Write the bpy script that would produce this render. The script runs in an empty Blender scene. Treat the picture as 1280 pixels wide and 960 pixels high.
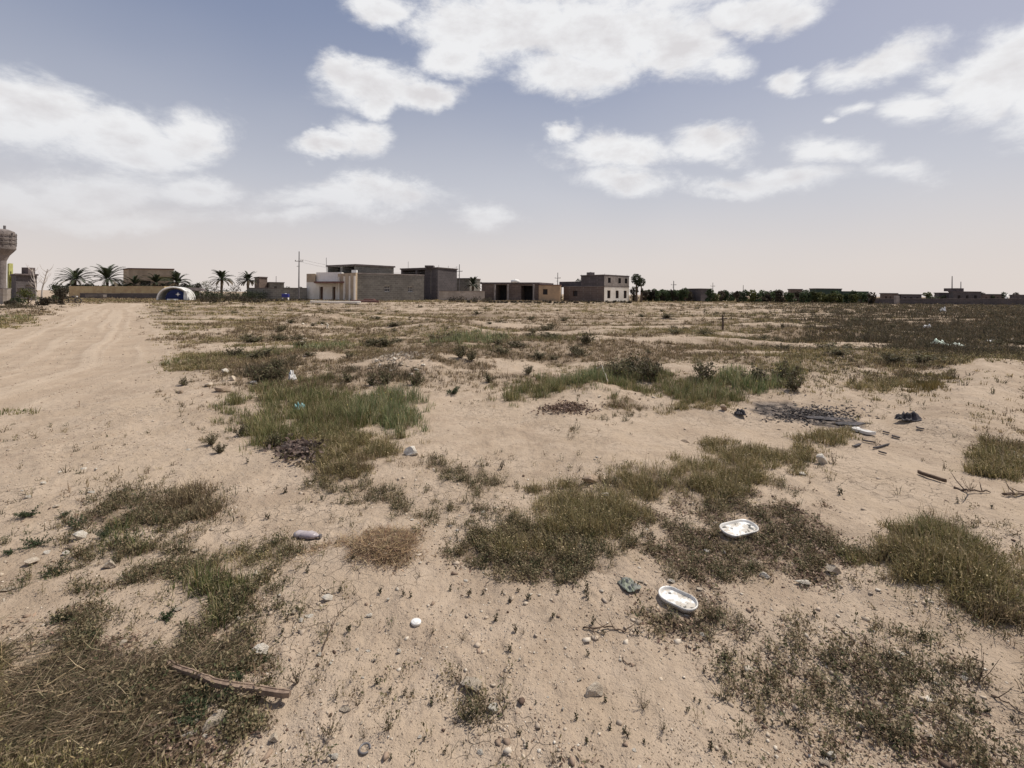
import bpy, math, random
import numpy as np
from mathutils import Vector, Matrix, Euler

random.seed(7)
rng = np.random.default_rng(11)
scene = bpy.context.scene
COL = scene.collection

# ------------------------------------------------------------------ camera
F_PX, W_PX, H_PX, HORIZON, CAM_H = 560.0, 1280.0, 960.0, 367.0, 1.6
ROLL = math.radians(0.45)
cam_data = bpy.data.cameras.new('camera')
cam_data.sensor_width = 36.0
cam_data.lens = F_PX / W_PX * 36.0
cam_data.clip_start = 0.05
cam_data.clip_end = 8000
cam = bpy.data.objects.new('camera', cam_data)
COL.objects.link(cam)
cam.location = (0, 0, CAM_H)
cam.rotation_euler = (Matrix.Rotation(math.pi / 2, 3, 'X') @ Matrix.Rotation(ROLL, 3, 'Z')).to_euler()
cam_data.shift_y = -(480 - HORIZON) / W_PX     # horizon above the middle, upright lines stay upright
scene.camera = cam

# ------------------------------------------------------------------ light
SUN_AZ, SUN_EL = math.radians(63), math.radians(57)     # azimuth clockwise from +Y
sun_dir = Vector((math.sin(SUN_AZ) * math.cos(SUN_EL), math.cos(SUN_AZ) * math.cos(SUN_EL), math.sin(SUN_EL)))
ld = bpy.data.lights.new('sun', 'SUN')
ld.energy = 4.3
ld.angle = math.radians(0.9)
ld.color = (1.0, 0.94, 0.85)
sun = bpy.data.objects.new('sun', ld)
COL.objects.link(sun)
sun.rotation_euler = sun_dir.to_track_quat('Z', 'Y').to_euler()
sun.location = (0, 0, 30)

vs = scene.view_settings
vs.view_transform = 'Standard'
vs.look = 'None'
vs.exposure = 0.02
vs.gamma = 1.0
vs.use_curve_mapping = False
scene.cycles.max_bounces = 4
scene.cycles.diffuse_bounces = 2
scene.cycles.transparent_max_bounces = 4


def ray(u, v):
    """direction of the sight line through a point of the picture"""
    cr, sr_ = math.cos(ROLL), math.sin(ROLL)
    du, dv = u - 640.0, v - HORIZON
    return ((du * cr + dv * sr_) / F_PX, 1.0, -(dv * cr - du * sr_) / F_PX)


world = bpy.data.worlds.new("World")
scene.world = world
world.use_nodes = True
nt = world.node_tree
N, L = nt.nodes, nt.links
N.clear()
w_out = N.new('ShaderNodeOutputWorld')
bg = N.new('ShaderNodeBackground')
SKY_K = 0.1
bg.inputs['Strength'].default_value = SKY_K
L.new(bg.outputs[0], w_out.inputs['Surface'])
sky = N.new('ShaderNodeTexSky')
sky.sky_type = 'NISHITA'
sky.sun_disc = False
sky.sun_elevation = SUN_EL
sky.sun_rotation = SUN_AZ
sky.air_density = 1.0
sky.dust_density = 2.5
sky.ozone_density = 2.0
tc = N.new('ShaderNodeTexCoord')


def wmath(op, a, b=None, clamp=False):
    n = N.new('ShaderNodeMath')
    n.operation = op
    n.use_clamp = clamp
    for i, x in enumerate((a, b)):
        if x is None:
            continue
        if isinstance(x, (int, float)):
            n.inputs[i].default_value = x
        else:
            L.new(x, n.inputs[i])
    return n.outputs[0]


def wmix(fac, a, b):
    n = N.new('ShaderNodeMix')
    n.data_type = 'RGBA'
    if isinstance(fac, (int, float)):
        n.inputs[0].default_value = fac
    else:
        L.new(fac, n.inputs[0])
    for i, x in ((6, a), (7, b)):
        if isinstance(x, tuple):
            n.inputs[i].default_value = (*x, 1)
        else:
            L.new(x, n.inputs[i])
    return n.outputs[2]


def wrange(x, a, b, c, d, smooth=True):
    n = N.new('ShaderNodeMapRange')
    n.interpolation_type = 'SMOOTHSTEP' if smooth else 'LINEAR'
    L.new(x, n.inputs[0])
    for i, q in enumerate((a, b, c, d)):
        n.inputs[i + 1].default_value = q
    return n.outputs[0]


def wnoise(scale, detail, rough, vec, dist=0.0):
    n = N.new('ShaderNodeTexNoise')
    n.inputs['Scale'].default_value = scale
    n.inputs['Detail'].default_value = detail
    n.inputs['Roughness'].default_value = rough
    n.inputs['Distortion'].default_value = dist
    L.new(vec, n.inputs['Vector'])
    return n


# stretch so that cloud texture is flatter towards the horizon
mp = N.new('ShaderNodeMapping')
mp.inputs['Scale'].default_value = (1, 1, 1.9)
L.new(tc.outputs['Generated'], mp.inputs['Vector'])
warp = wnoise(3.2, 6, 0.6, mp.outputs[0])
wv = N.new('ShaderNodeVectorMath'); wv.operation = 'SUBTRACT'
L.new(warp.outputs['Color'], wv.inputs[0]); wv.inputs[1].default_value = (0.5, 0.5, 0.5)
wsc = N.new('ShaderNodeVectorMath'); wsc.operation = 'SCALE'
L.new(wv.outputs[0], wsc.inputs[0]); wsc.inputs['Scale'].default_value = 0.13
wad = N.new('ShaderNodeVectorMath'); wad.operation = 'ADD'
L.new(tc.outputs['Generated'], wad.inputs[0]); L.new(wsc.outputs[0], wad.inputs[1])
P = wad.outputs[0]

# (u, v, half width, half height, tilt, weight)
CLOUDS = [
    (40, 140, 150, 62, 8, 1), (150, 165, 120, 48, 8, 1), (245, 160, 62, 36, 0, 1), (-90, 150, 120, 60, 0, 1),
    (110, 225, 130, 36, 0, .95), (255, 228, 70, 24, 5, .9), (0, 245, 120, 30, 0, .9), (160, 268, 170, 22, 0, .7),
    (470, 104, 84, 36, 0, 1.25), (530, 120, 50, 26, 0, 1.2), (425, 98, 46, 30, 0, 1.25), (470, 130, 34, 18, 0, 1.1),
    (455, 174, 38, 26, 0, 1), (405, 182, 62, 13, 0, .95), (462, 246, 135, 28, 2, .95), (372, 268, 50, 13, 0, .8),
    (605, 272, 60, 16, 0, .8),
    (620, 35, 125, 60, 5, 1.15), (750, 40, 170, 75, 0, 1.15), (575, 70, 60, 34, 0, 1), (710, 90, 90, 38, 0, 1.1),
    (850, 55, 95, 52, 0, 1.1), (470, 2, 60, 22, 0, .95), (905, 72, 55, 24, 0, .9), (960, 8, 90, 28, 0, 1.05),
    (740, -60, 260, 90, 0, 1), (1010, 14, 40, 28, 0, 1),
    (1090, 85, 82, 27, -12, .95), (985, 103, 42, 20, 0, 1), (1148, 130, 58, 27, 0, .95), (1080, 133, 40, 16, 0, .8),
    (1255, 92, 80, 64, 0, 1.1), (1280, 50, 45, 50, 0, 1), (1195, 95, 50, 24, 0, .7), (1340, 110, 110, 70, 0, 1),
    (775, 190, 92, 24, 0, 1), (890, 178, 62, 30, 0, .95), (780, 222, 80, 20, 0, .9), (1050, 186, 76, 22, 0, .85),
    (990, 220, 84, 21, -4, .85), (1135, 210, 66, 22, 0, .85), (905, 232, 80, 13, 0, .7), (702, 165, 24, 12, 0, .8),
    (1048, 147, 14, 8, 0, .8), (300, -120, 260, 70, 5, .9), (-350, 60, 220, 90, 0, .9), (1550, 200, 200, 60, 0, .9),
]
field = None
topf = None
for (u, v, ru, rv, tilt, wgt) in CLOUDS:
    d0 = Vector(ray(u, v)); l0 = d0.length; d = d0.normalized()
    a = (Vector(ray(u + 1, v)).normalized() - d)
    b = (Vector(ray(u, v - 1)).normalized() - d)
    r = a.normalized()
    up = d.cross(r); up = -up if up.z < 0 else up
    rot = Matrix((r, up, r.cross(up))).transposed() @ Matrix.Rotation(math.radians(-tilt), 3, 'Z')
    m = N.new('ShaderNodeMapping')
    m.vector_type = 'TEXTURE'
    m.inputs['Location'].default_value = d
    m.inputs['Rotation'].default_value = rot.to_euler('XYZ')
    m.inputs['Scale'].default_value = (a.length * ru * 1.12, b.length * rv * 1.15, 1.0)
    L.new(P, m.inputs['Vector'])
    ln = N.new('ShaderNodeVectorMath'); ln.operation = 'LENGTH'
    L.new(m.outputs[0], ln.inputs[0])
    f = wmath('MULTIPLY', wmath('SUBTRACT', 1.0, ln.outputs['Value']), 1.0)
    f = wmath('MULTIPLY', f, wgt) if wgt != 1 else f
    field = f if field is None else wmath('MAXIMUM', field, f)

n1 = wnoise(7.0, 12, 0.68, mp.outputs[0], 0.25)
n2 = wnoise(2.2, 4, 0.5, mp.outputs[0])
dens = wmath('ADD', field, wmath('MULTIPLY', wmath('SUBTRACT', n1.outputs['Fac'], 0.52), 1.7))
fac = wmath('POWER', wrange(dens, -0.06, 0.62, 0, 1), 1.25)
# light side of every billow: compare the texture here and a little towards the sun
mo = N.new('ShaderNodeMapping')
mo.inputs['Location'].default_value = (0.012, 0.0, 0.040)
L.new(mp.outputs[0], mo.inputs['Vector'])
na = wnoise(9.0, 6, 0.58, mp.outputs[0], 0.1)
nb = wnoise(9.0, 6, 0.58, mo.outputs[0], 0.1)
bil = wmath('MULTIPLY', wmath('SUBTRACT', nb.outputs['Fac'], na.outputs['Fac']), 3.0)
core = wrange(dens, 0.35, 1.3, 0, 1)
core = wmath('MULTIPLY', core, wrange(n2.outputs['Fac'], 0.35, 0.62, 0.45, 1.0))
core = wmath('ADD', core, bil, clamp=True)


def K(r, g, b):
    return (r / SKY_K, g / SKY_K, b / SKY_K)


sep = N.new('ShaderNodeSeparateXYZ')
L.new(tc.outputs['Generated'], sep.inputs[0])
# blue of the sky: the sky texture toned down by dust in the air
skyc = N.new('ShaderNodeMix'); skyc.data_type = 'RGBA'; skyc.blend_type = 'MULTIPLY'
skyc.inputs[0].default_value = 1.0
L.new(sky.outputs[0], skyc.inputs[6]); skyc.inputs[7].default_value = (0.95, 0.84, 0.74, 1)
base = wmix(0.55, skyc.outputs[2], K(0.29, 0.345, 0.52))
# dust veil that thickens to the horizon
veil = wrange(sep.outputs['Z'], 0.02, 0.58, 1.0, 0.0)
vn = wnoise(1.6, 3, 0.5, mp.outputs[0])
veil = wmath('ADD', veil, wmath('MULTIPLY', wmath('SUBTRACT', vn.outputs['Fac'], 0.5), 0.35), clamp=True)
veil = wmath('POWER', veil, 1.15)
vcol = wmix(wrange(sep.outputs['Z'], 0.0, 0.24, 0, 1), K(0.75, 0.675, 0.625), K(0.655, 0.655, 0.685))
under = wmix(wmath('MULTIPLY', veil, 0.95), base, vcol)
cf = wmath('MULTIPLY', fac, wrange(sep.outputs['Z'], 0.03, 0.30, 0.25, 0.97))
out = wmix(cf, under, wmix(core, K(0.86, 0.86, 0.87), K(0.71, 0.69, 0.70)))
L.new(out, bg.inputs['Color'])
world.cycles.sampling_method = 'MANUAL'
world.cycles.sample_map_resolution = 512


# ------------------------------------------------------------------ helpers
def tag(o, label=None, cat=None, group=None, kind=None):
    if label: o['label'] = label
    if cat: o['category'] = cat
    if group: o['group'] = group
    if kind: o['kind'] = kind
    return o


def empty(name, loc=(0, 0, 0), rz=0.0, label=None, cat=None, group=None):
    o = bpy.data.objects.new(name, None)
    o.empty_display_size = 0.2
    COL.objects.link(o)
    o.location = loc
    o.rotation_euler = (0, 0, rz)
    return tag(o, label, cat, group)


def copy_tree(o, parent=None):
    c = o.copy()
    COL.objects.link(c)
    c.parent = parent
    for ch in list(o.children):
        copy_tree(ch, c)
    return c


class MB:
    def __init__(s):
        s.v, s.f = [], []

    def add(s, vs, fs):
        k = len(s.v)
        s.v += [tuple(p) for p in vs]
        s.f += [tuple(i + k for i in f) for f in fs]
        return s

    def box(s, x0, y0, z0, x1, y1, z1, rz=0.0, org=(0, 0, 0), tilt=None):
        vs = [(x, y, z) for z in (z0, z1) for (x, y) in ((x0, y0), (x1, y0), (x1, y1), (x0, y1))]
        M = Matrix.Translation(org) @ Matrix.Rotation(rz, 4, 'Z')
        if tilt: M = M @ Euler(tilt).to_matrix().to_4x4()
        vs = [tuple(M @ Vector(p)) for p in vs]
        return s.add(vs, [(3, 2, 1, 0), (4, 5, 6, 7), (0, 1, 5, 4), (1, 2, 6, 5), (2, 3, 7, 6), (3, 0, 4, 7)])

    def tube(s, pts, rads, n=6, cap=True):
        pts = [Vector(p) for p in pts]
        if isinstance(rads, (int, float)): rads = [rads] * len(pts)
        vs, fs = [], []
        for i, p in enumerate(pts):
            t = (pts[min(i + 1, len(pts) - 1)] - pts[max(i - 1, 0)]).normalized()
            a = t.orthogonal().normalized() if abs(t.z) < 0.99 else Vector((1, 0, 0))
            if i and abs(t.z) < 0.99: a = (pa - t * pa.dot(t)).normalized()
            pa = a
            b = t.cross(a)
            for k in range(n):
                q = 2 * math.pi * k / n
                vs.append(p + (a * math.cos(q) + b * math.sin(q)) * rads[i])
        for i in range(len(pts) - 1):
            for k in range(n):
                k2 = (k + 1) % n
                fs.append((i * n + k, i * n + k2, (i + 1) * n + k2, (i + 1) * n + k))
        if cap:
            fs.append(tuple(range(n - 1, -1, -1)))
            fs.append(tuple((len(pts) - 1) * n + k for k in range(n)))
        return s.add(vs, fs)

    def lathe(s, prof, n=16, c=(0, 0, 0)):
        vs, fs = [], []
        for (r, z) in prof:
            for k in range(n):
                q = 2 * math.pi * (k + .5) / n
                vs.append((c[0] + r * math.cos(q), c[1] + r * math.sin(q), c[2] + z))
        for i in range(len(prof) - 1):
            for k in range(n):
                k2 = (k + 1) % n
                fs.append((i * n + k, i * n + k2, (i + 1) * n + k2, (i + 1) * n + k))
        fs.append(tuple(range(n - 1, -1, -1)))
        fs.append(tuple((len(prof) - 1) * n + k for k in range(n)))
        return s.add(vs, fs)

    def prism(s, poly, z0, z1):
        n = len(poly)
        vs = [(x, y, z0) for x, y in poly] + [(x, y, z1) for x, y in poly]
        fs = [tuple(range(n - 1, -1, -1)), tuple(range(n, 2 * n))]
        fs += [(i, (i + 1) % n, n + (i + 1) % n, n + i) for i in range(n)]
        return s.add(vs, fs)

    def build(s, name, mat, parent=None, smooth=False, **kw):
        me = bpy.data.meshes.new(name)
        me.from_pydata(s.v, [], s.f)
        if smooth: me.polygons.foreach_set('use_smooth', [True] * len(me.polygons))
        me.update()
        o = bpy.data.objects.new(name, me)
        COL.objects.link(o)
        if mat: me.materials.append(mat)
        o.parent = parent
        return tag(o, **kw) if kw else o


def np_mesh(name, V, faces_sizes, idx, mat, parent=None, col=None, smooth=False):
    """V (n,3); idx flat loop vertex indices; faces_sizes per polygon"""
    me = bpy.data.meshes.new(name)
    me.vertices.add(len(V))
    me.vertices.foreach_set('co', np.ascontiguousarray(V, dtype=np.float32).ravel())
    me.loops.add(len(idx))
    me.loops.foreach_set('vertex_index', np.ascontiguousarray(idx, dtype=np.int32))
    me.polygons.add(len(faces_sizes))
    ls = np.concatenate(([0], np.cumsum(faces_sizes)[:-1])).astype(np.int32)
    me.polygons.foreach_set('loop_start', ls)
    me.polygons.foreach_set('loop_total', np.asarray(faces_sizes, dtype=np.int32))
    if smooth: me.polygons.foreach_set('use_smooth', np.ones(len(faces_sizes), dtype=bool))
    if col is not None:
        at = me.attributes.new('Col', 'FLOAT_COLOR', 'POINT')
        c4 = np.ones((len(V), 4), dtype=np.float32); c4[:, :3] = col
        at.data.foreach_set('color', c4.ravel())
    me.update(calc_edges=True)
    me.materials.append(mat)
    o = bpy.data.objects.new(name, me)
    COL.objects.link(o)
    o.parent = parent
    return o


# ------------------------------------------------------------------ materials
def new_mat(name):
    m = bpy.data.materials.new(name)
    m.use_nodes = True
    m.node_tree.nodes.clear()
    return m, m.node_tree


class G:
    """small node graph helper"""
    def __init__(s, t): s.t = t

    def n(s, typ, **kw):
        x = s.t.nodes.new(typ)
        for k, v in kw.items(): setattr(x, k, v)
        return x

    def link(s, a, b): s.t.links.new(a, b)

    def set(s, sock, v):
        if isinstance(v, (int, float)): sock.default_value = v
        elif isinstance(v, tuple): sock.default_value = (*v, 1) if len(v) == 3 and sock.type == 'RGBA' else v
        else: s.link(v, sock)

    def math(s, op, a, b=None, clamp=False):
        x = s.n('ShaderNodeMath', operation=op, use_clamp=clamp)
        s.set(x.inputs[0], a)
        if b is not None: s.set(x.inputs[1], b)
        return x.outputs[0]

    def mix(s, fac, a, b, mode='MIX'):
        x = s.n('ShaderNodeMix', data_type='RGBA', blend_type=mode)
        s.set(x.inputs[0], fac); s.set(x.inputs[6], a); s.set(x.inputs[7], b)
        return x.outputs[2]

    def rng(s, x, a, b, c=0.0, d=1.0):
        r = s.n('ShaderNodeMapRange', interpolation_type='SMOOTHSTEP')
        s.set(r.inputs[0], x)
        for i, q in enumerate((a, b, c, d)): r.inputs[i + 1].default_value = q
        return r.outputs[0]

    def noise(s, scale, detail=4, rough=0.55, vec=None, dist=0.0):
        x = s.n('ShaderNodeTexNoise')
        x.inputs['Scale'].default_value = scale
        x.inputs['Detail'].default_value = detail
        x.inputs['Roughness'].default_value = rough
        x.inputs['Distortion'].default_value = dist
        if vec is not None: s.link(vec, x.inputs['Vector'])
        return x.outputs['Fac']

    def vor(s, scale, feature='F1', vec=None, out='Distance', rand=1.0):
        x = s.n('ShaderNodeTexVoronoi', feature=feature)
        x.inputs['Scale'].default_value = scale
        x.inputs['Randomness'].default_value = rand
        if vec is not None: s.link(vec, x.inputs['Vector'])
        return x.outputs[out]

    def attr(s, name, out='Fac'):
        return s.n('ShaderNodeAttribute', attribute_name=name).outputs[out]

    def bump(s, h, strength=0.5, dist=0.01, nrm=None):
        x = s.n('ShaderNodeBump')
        x.inputs['Strength'].default_value = strength
        x.inputs['Distance'].default_value = dist
        s.set(x.inputs['Height'], h)
        if nrm is not None: s.link(nrm, x.inputs['Normal'])
        return x.outputs[0]

    def bsdf(s, col, rough=0.85, nrm=None, spec=0.25, **kw):
        b = s.n('ShaderNodeBsdfPrincipled')
        s.set(b.inputs['Base Color'], col)
        s.set(b.inputs['Roughness'], rough)
        b.inputs['Specular IOR Level'].default_value = spec
        for k, v in kw.items(): b.inputs[k.replace('_', ' ')].default_value = v
        if nrm is not None: s.link(nrm, b.inputs['Normal'])
        return b.outputs[0]

    def out(s, sh):
        o = s.n('ShaderNodeOutputMaterial'); s.link(sh, o.inputs['Surface'])


def plain(name, c1, c2=None, scale=4.0, rough=0.85, bump=0.3, bscale=30.0, spec=0.25, rand=0.0, **kw):
    """two-tone weathered surface with fine relief; object coordinates"""
    m, t = new_mat(name)
    g = G(t)
    tcn = g.n('ShaderNodeTexCoord').outputs['Object']
    c2 = c2 or tuple(x * 0.7 for x in c1)
    f = g.rng(g.noise(scale, 6, 0.65, tcn), 0.35, 0.65)
    col = g.mix(f, c1, c2)
    if rand:
        r = g.n('ShaderNodeObjectInfo').outputs['Random']
        k = g.math('ADD', g.math('MULTIPLY', r, rand), 1 - rand / 2)
        h = g.n('ShaderNodeHueSaturation'); g.link(col, h.inputs['Color']); g.link(k, h.inputs['Value'])
        col = h.outputs[0]
    nr = g.bump(g.noise(bscale, 4, 0.6, tcn), bump, 0.5 / bscale)
    g.out(g.bsdf(col, rough, nr, spec, **kw))
    return m


def blockwork(name, c1, c2, mortar, bw=0.8, bh=0.4):
    """grey concrete block masonry, world scale; u runs along the wall"""
    m, t = new_mat(name)
    g = G(t)
    geo = g.n('ShaderNodeNewGeometry')
    pos = geo.outputs['Position']
    sp = g.n('ShaderNodeSeparateXYZ'); g.link(pos, sp.inputs[0])
    s = g.math('ADD', g.math('MULTIPLY', sp.outputs[0], 0.9), g.math('MULTIPLY', sp.outputs[1], 0.55))
    cb = g.n('ShaderNodeCombineXYZ'); g.link(s, cb.inputs[0]); g.link(sp.outputs[2], cb.inputs[1])
    br = g.n('ShaderNodeTexBrick')
    g.link(cb.outputs[0], br.inputs['Vector'])
    br.inputs['Scale'].default_value = 1.0
    br.inputs['Brick Width'].default_value = bw
    br.inputs['Row Height'].default_value = bh
    br.inputs['Mortar Size'].default_value = 0.025
    br.inputs['Color1'].default_value = (*c1, 1)
    br.inputs['Color2'].default_value = (*c2, 1)
    br.inputs['Mortar'].default_value = (*mortar, 1)
    st = g.rng(g.noise(0.5, 6, 0.65, pos), 0.35, 0.7)
    col = g.mix(g.math('MULTIPLY', st, 0.55), br.outputs['Color'], tuple(x * 0.55 for x in c1))
    st2 = g.rng(g.noise(1.7, 5, 0.6, pos), 0.5, 0.75)
    col = g.mix(g.math('MULTIPLY', st2, 0.35), col, tuple(min(1, x * 1.5) for x in c1))
    nr = g.bump(g.noise(6, 5, 0.6, pos), 0.5, 0.05)
    g.out(g.bsdf(col, 0.9, nr, 0.15))
    return m


def leafy(name, transl=0.3, spec=0.25, rand=0.0, tint=None):
    """reads the natural colour of every blade or leaf from the Col attribute"""
    m, t = new_mat(name)
    g = G(t)
    col = g.attr('Col', 'Color')
    if rand:
        r = g.n('ShaderNodeObjectInfo').outputs['Random']
        h = g.n('ShaderNodeHueSaturation')
        g.link(col, h.inputs['Color'])
        g.link(g.math('ADD', g.math('MULTIPLY', r, rand), 1 - rand / 2), h.inputs['Value'])
        col = h.outputs[0]
    b = g.bsdf(col, 0.75, None, spec)
    tr = g.n('ShaderNodeBsdfTranslucent'); g.link(col, tr.inputs['Color'])
    mx = g.n('ShaderNodeMixShader'); mx.inputs[0].default_value = transl
    g.link(b, mx.inputs[1]); g.link(tr.outputs[0], mx.inputs[2])
    g.out(mx.outputs[0])
    return m


M = {}
M['stone'] = plain('limestone', (0.64, 0.55, 0.43), (0.50, 0.41, 0.31), 3, 0.9, 0.8, 25, rand=0.35)
M['stone_white'] = plain('white_stone', (0.76, 0.70, 0.60), (0.62, 0.55, 0.45), 3, 0.9, 0.8, 25, rand=0.2)
M['stone_brown'] = plain('brown_stone', (0.42, 0.32, 0.23), (0.28, 0.21, 0.15), 8, 0.9, 0.6, 30, rand=0.3)
M['gravel'] = leafy('gravel', 0.0, 0.1)
M['grass'] = leafy('grass', 0.28, 0.2)
M['leaf'] = leafy('leaf', 0.25, 0.3, 0.35)
M['wood'] = plain('dry_wood', (0.30, 0.22, 0.16), (0.17, 0.12, 0.09), 30, 0.8, 0.7, 60)
M['twig'] = plain('dead_twig', (0.14, 0.095, 0.065), (0.08, 0.055, 0.04), 30, 0.85, 0.4, 60)
M['straw'] = plain('straw_stem', (0.42, 0.32, 0.19), (0.26, 0.19, 0.11), 30, 0.8, 0.3, 60)
M['enamel'] = plain('white_enamel', (0.74, 0.73, 0.70), (0.55, 0.52, 0.47), 14, 0.35, 0.15, 20, 0.5)
M['char'] = plain('charred_sheet', (0.03, 0.028, 0.03), (0.07, 0.06, 0.065), 12, 0.7, 0.6, 30)
M['soil'] = plain('dark_soil', (0.16, 0.10, 0.08), (0.09, 0.06, 0.05), 18, 0.95, 0.8, 50)
M['purple'] = plain('purple_debris', (0.14, 0.095, 0.10), (0.07, 0.05, 0.05), 22, 0.9, 0.8, 50)
M['white_cloth'] = plain('white_plastic_sheet', (0.78, 0.76, 0.74), (0.6, 0.58, 0.55), 9, 0.6, 0.6, 20)
M['green_cloth'] = plain('pale_green_sheet', (0.50, 0.62, 0.50), (0.62, 0.68, 0.60), 3, 0.6, 0.6, 10)
M['trunk'] = plain('bark', (0.15, 0.11, 0.08), (0.08, 0.06, 0.045), 5, 0.9, 0.8, 12)
M['pale_bark'] = plain('pale_bark', (0.55, 0.50, 0.45), (0.38, 0.33, 0.28), 3, 0.9, 0.5, 10)
M['concrete'] = plain('weathered_concrete', (0.22, 0.19, 0.175), (0.14, 0.12, 0.11), 0.8, 0.9, 0.6, 5)
M['concrete_pale'] = plain('pale_concrete', (0.34, 0.30, 0.27), (0.22, 0.19, 0.17), 0.8, 0.9, 0.5, 5)
M['cream'] = plain('cream_plaster', (0.80, 0.75, 0.67), (0.70, 0.64, 0.55), 0.6, 0.85, 0.3, 6)
M['white_wall'] = plain('white_plaster', (0.86, 0.83, 0.78), (0.76, 0.72, 0.66), 0.6, 0.85, 0.3, 6)
M['tan_wall'] = plain('tan_plaster', (0.48, 0.38, 0.27), (0.36, 0.28, 0.20), 0.7, 0.9, 0.4, 5)
M['orange_wall'] = plain('ochre_plaster', (0.46, 0.32, 0.20), (0.36, 0.26, 0.17), 0.9, 0.9, 0.4, 5)
M['earth_wall'] = plain('yellow_earth', (0.50, 0.40, 0.23), (0.40, 0.29, 0.17), 0.9, 0.95, 0.8, 3)
M['slab'] = plain('dark_slab', (0.15, 0.12, 0.115), (0.09, 0.075, 0.07), 1.2, 0.9, 0.4, 5)
M['brown_slab'] = plain('brown_red_slab', (0.20, 0.10, 0.08), (0.13, 0.07, 0.06), 1.2, 0.8, 0.4, 5)
M['void'] = plain('dark_interior', (0.045, 0.04, 0.04), (0.03, 0.028, 0.028), 2, 0.9, 0.2, 4)
M['door'] = plain('brown_door', (0.12, 0.065, 0.045), (0.09, 0.05, 0.035), 3, 0.6, 0.2, 10)
M['metal'] = plain('grey_metal', (0.16, 0.15, 0.15), (0.10, 0.09, 0.09), 3, 0.5, 0.2, 10, 0.5)
M['tank'] = plain('white_tank', (0.85, 0.84, 0.80), (0.75, 0.73, 0.68), 2, 0.5, 0.1, 5, 0.4)
M['blue'] = plain('blue_plastic', (0.03, 0.035, 0.22), (0.02, 0.025, 0.15), 4, 0.5, 0.1, 8, 0.4)
M['navy'] = plain('navy_canvas', (0.018, 0.028, 0.10), (0.012, 0.02, 0.07), 3, 0.8, 0.4, 6)
M['canvas'] = plain('white_canvas', (0.82, 0.82, 0.78), (0.66, 0.65, 0.60), 2, 0.8, 0.4, 5)
M['block_grey'] = blockwork('grey_blockwork', (0.225, 0.208, 0.178), (0.155, 0.146, 0.125), (0.31, 0.29, 0.26))
M['block_dark'] = blockwork('dark_blockwork', (0.115, 0.10, 0.10), (0.085, 0.075, 0.075), (0.15, 0.135, 0.13))
M['block_pale'] = blockwork('pale_blockwork', (0.44, 0.38, 0.32), (0.36, 0.31, 0.26), (0.50, 0.45, 0.40))
M['block_brown'] = blockwork('brown_blockwork', (0.18, 0.135, 0.11), (0.14, 0.105, 0.09), (0.22, 0.18, 0.15))


# ------------------------------------------------------------------ terrain
def vnoise(x, y, seed=0):
    xi = np.floor(x).astype(np.int64); yi = np.floor(y).astype(np.int64)
    fx = x - xi; fy = y - yi
    fx = fx * fx * fx * (fx * (fx * 6 - 15) + 10); fy = fy * fy * fy * (fy * (fy * 6 - 15) + 10)

    def h(a, b):
        n = (a * 374761393 + b * 668265263 + seed * 974634777) & 0xFFFFFFFF
        n = ((n ^ (n >> 13)) * 1274126177) & 0xFFFFFFFF
        n = (n ^ (n >> 16)) & 0xFFFFFF
        return n / float(0xFFFFFF)
    a, b, c, d = h(xi, yi), h(xi + 1, yi), h(xi, yi + 1), h(xi + 1, yi + 1)
    return (a * (1 - fx) + b * fx) * (1 - fy) + (c * (1 - fx) + d * fx) * fy


def fbm(x, y, octv=4, seed=0, gain=0.5):
    s = np.zeros_like(x, dtype=float); a = 1.0; tot = 0.0
    for i in range(octv):
        ca, sa = math.cos(i * 1.1), math.sin(i * 1.1)
        s += a * vnoise((x * ca - y * sa) * 2 ** i + 17.3 * i, (x * sa + y * ca) * 2 ** i - 9.1 * i, seed + i)
        tot += a; a *= gain
    return s / tot


def sstep(x, a, b):
    t = np.clip((x - a) / (b - a), 0, 1)
    return t * t * (3 - 2 * t)


def flat(u, v):
    """meet of a sight line with the level ground"""
    r = ray(u, v)
    k = -CAM_H / r[2]
    return (r[0] * k, r[1] * k)


def to_uv(x, y, z=0.0):
    d = np.maximum(y, 1e-3)
    a = F_PX * x / d; b = F_PX * (CAM_H - z) / d
    cr, sr_ = math.cos(ROLL), math.sin(ROLL)
    return 640 + a * cr - b * sr_, HORIZON + a * sr_ + b * cr


def uv_ground(u, v):
    cr, sr_ = math.cos(ROLL), math.sin(ROLL)
    du, dv = u - 640.0, v - HORIZON
    b = np.maximum(dv * cr - du * sr_, 2.2) / F_PX
    y = CAM_H / b
    return (du * cr + dv * sr_) / F_PX * y, y


def seg_dist(x, y, pts):
    best = np.full_like(x, 1e9, dtype=float); tt = np.zeros_like(x, dtype=float)
    side = np.zeros_like(x, dtype=float)
    for (a, b) in zip(pts[:-1], pts[1:]):
        dx, dy = b[0] - a[0], b[1] - a[1]
        l2 = dx * dx + dy * dy
        t = np.clip(((x - a[0]) * dx + (y - a[1]) * dy) / l2, 0, 1)
        d = np.hypot(x - a[0] - t * dx, y - a[1] - t * dy)
        m = d < best
        s = np.sign((x - a[0]) * dy - (y - a[1]) * dx)
        best = np.where(m, d, best); side = np.where(m, s, side)
    return best, side


BERM = [flat(1262, 458), flat(1240, 480), flat(1222, 510), flat(1208, 545)]
ROAD = [flat(-700, 620), flat(-260, 530), flat(20, 462), flat(92, 418), flat(120, 398), flat(134, 386), flat(150, 380)]
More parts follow.
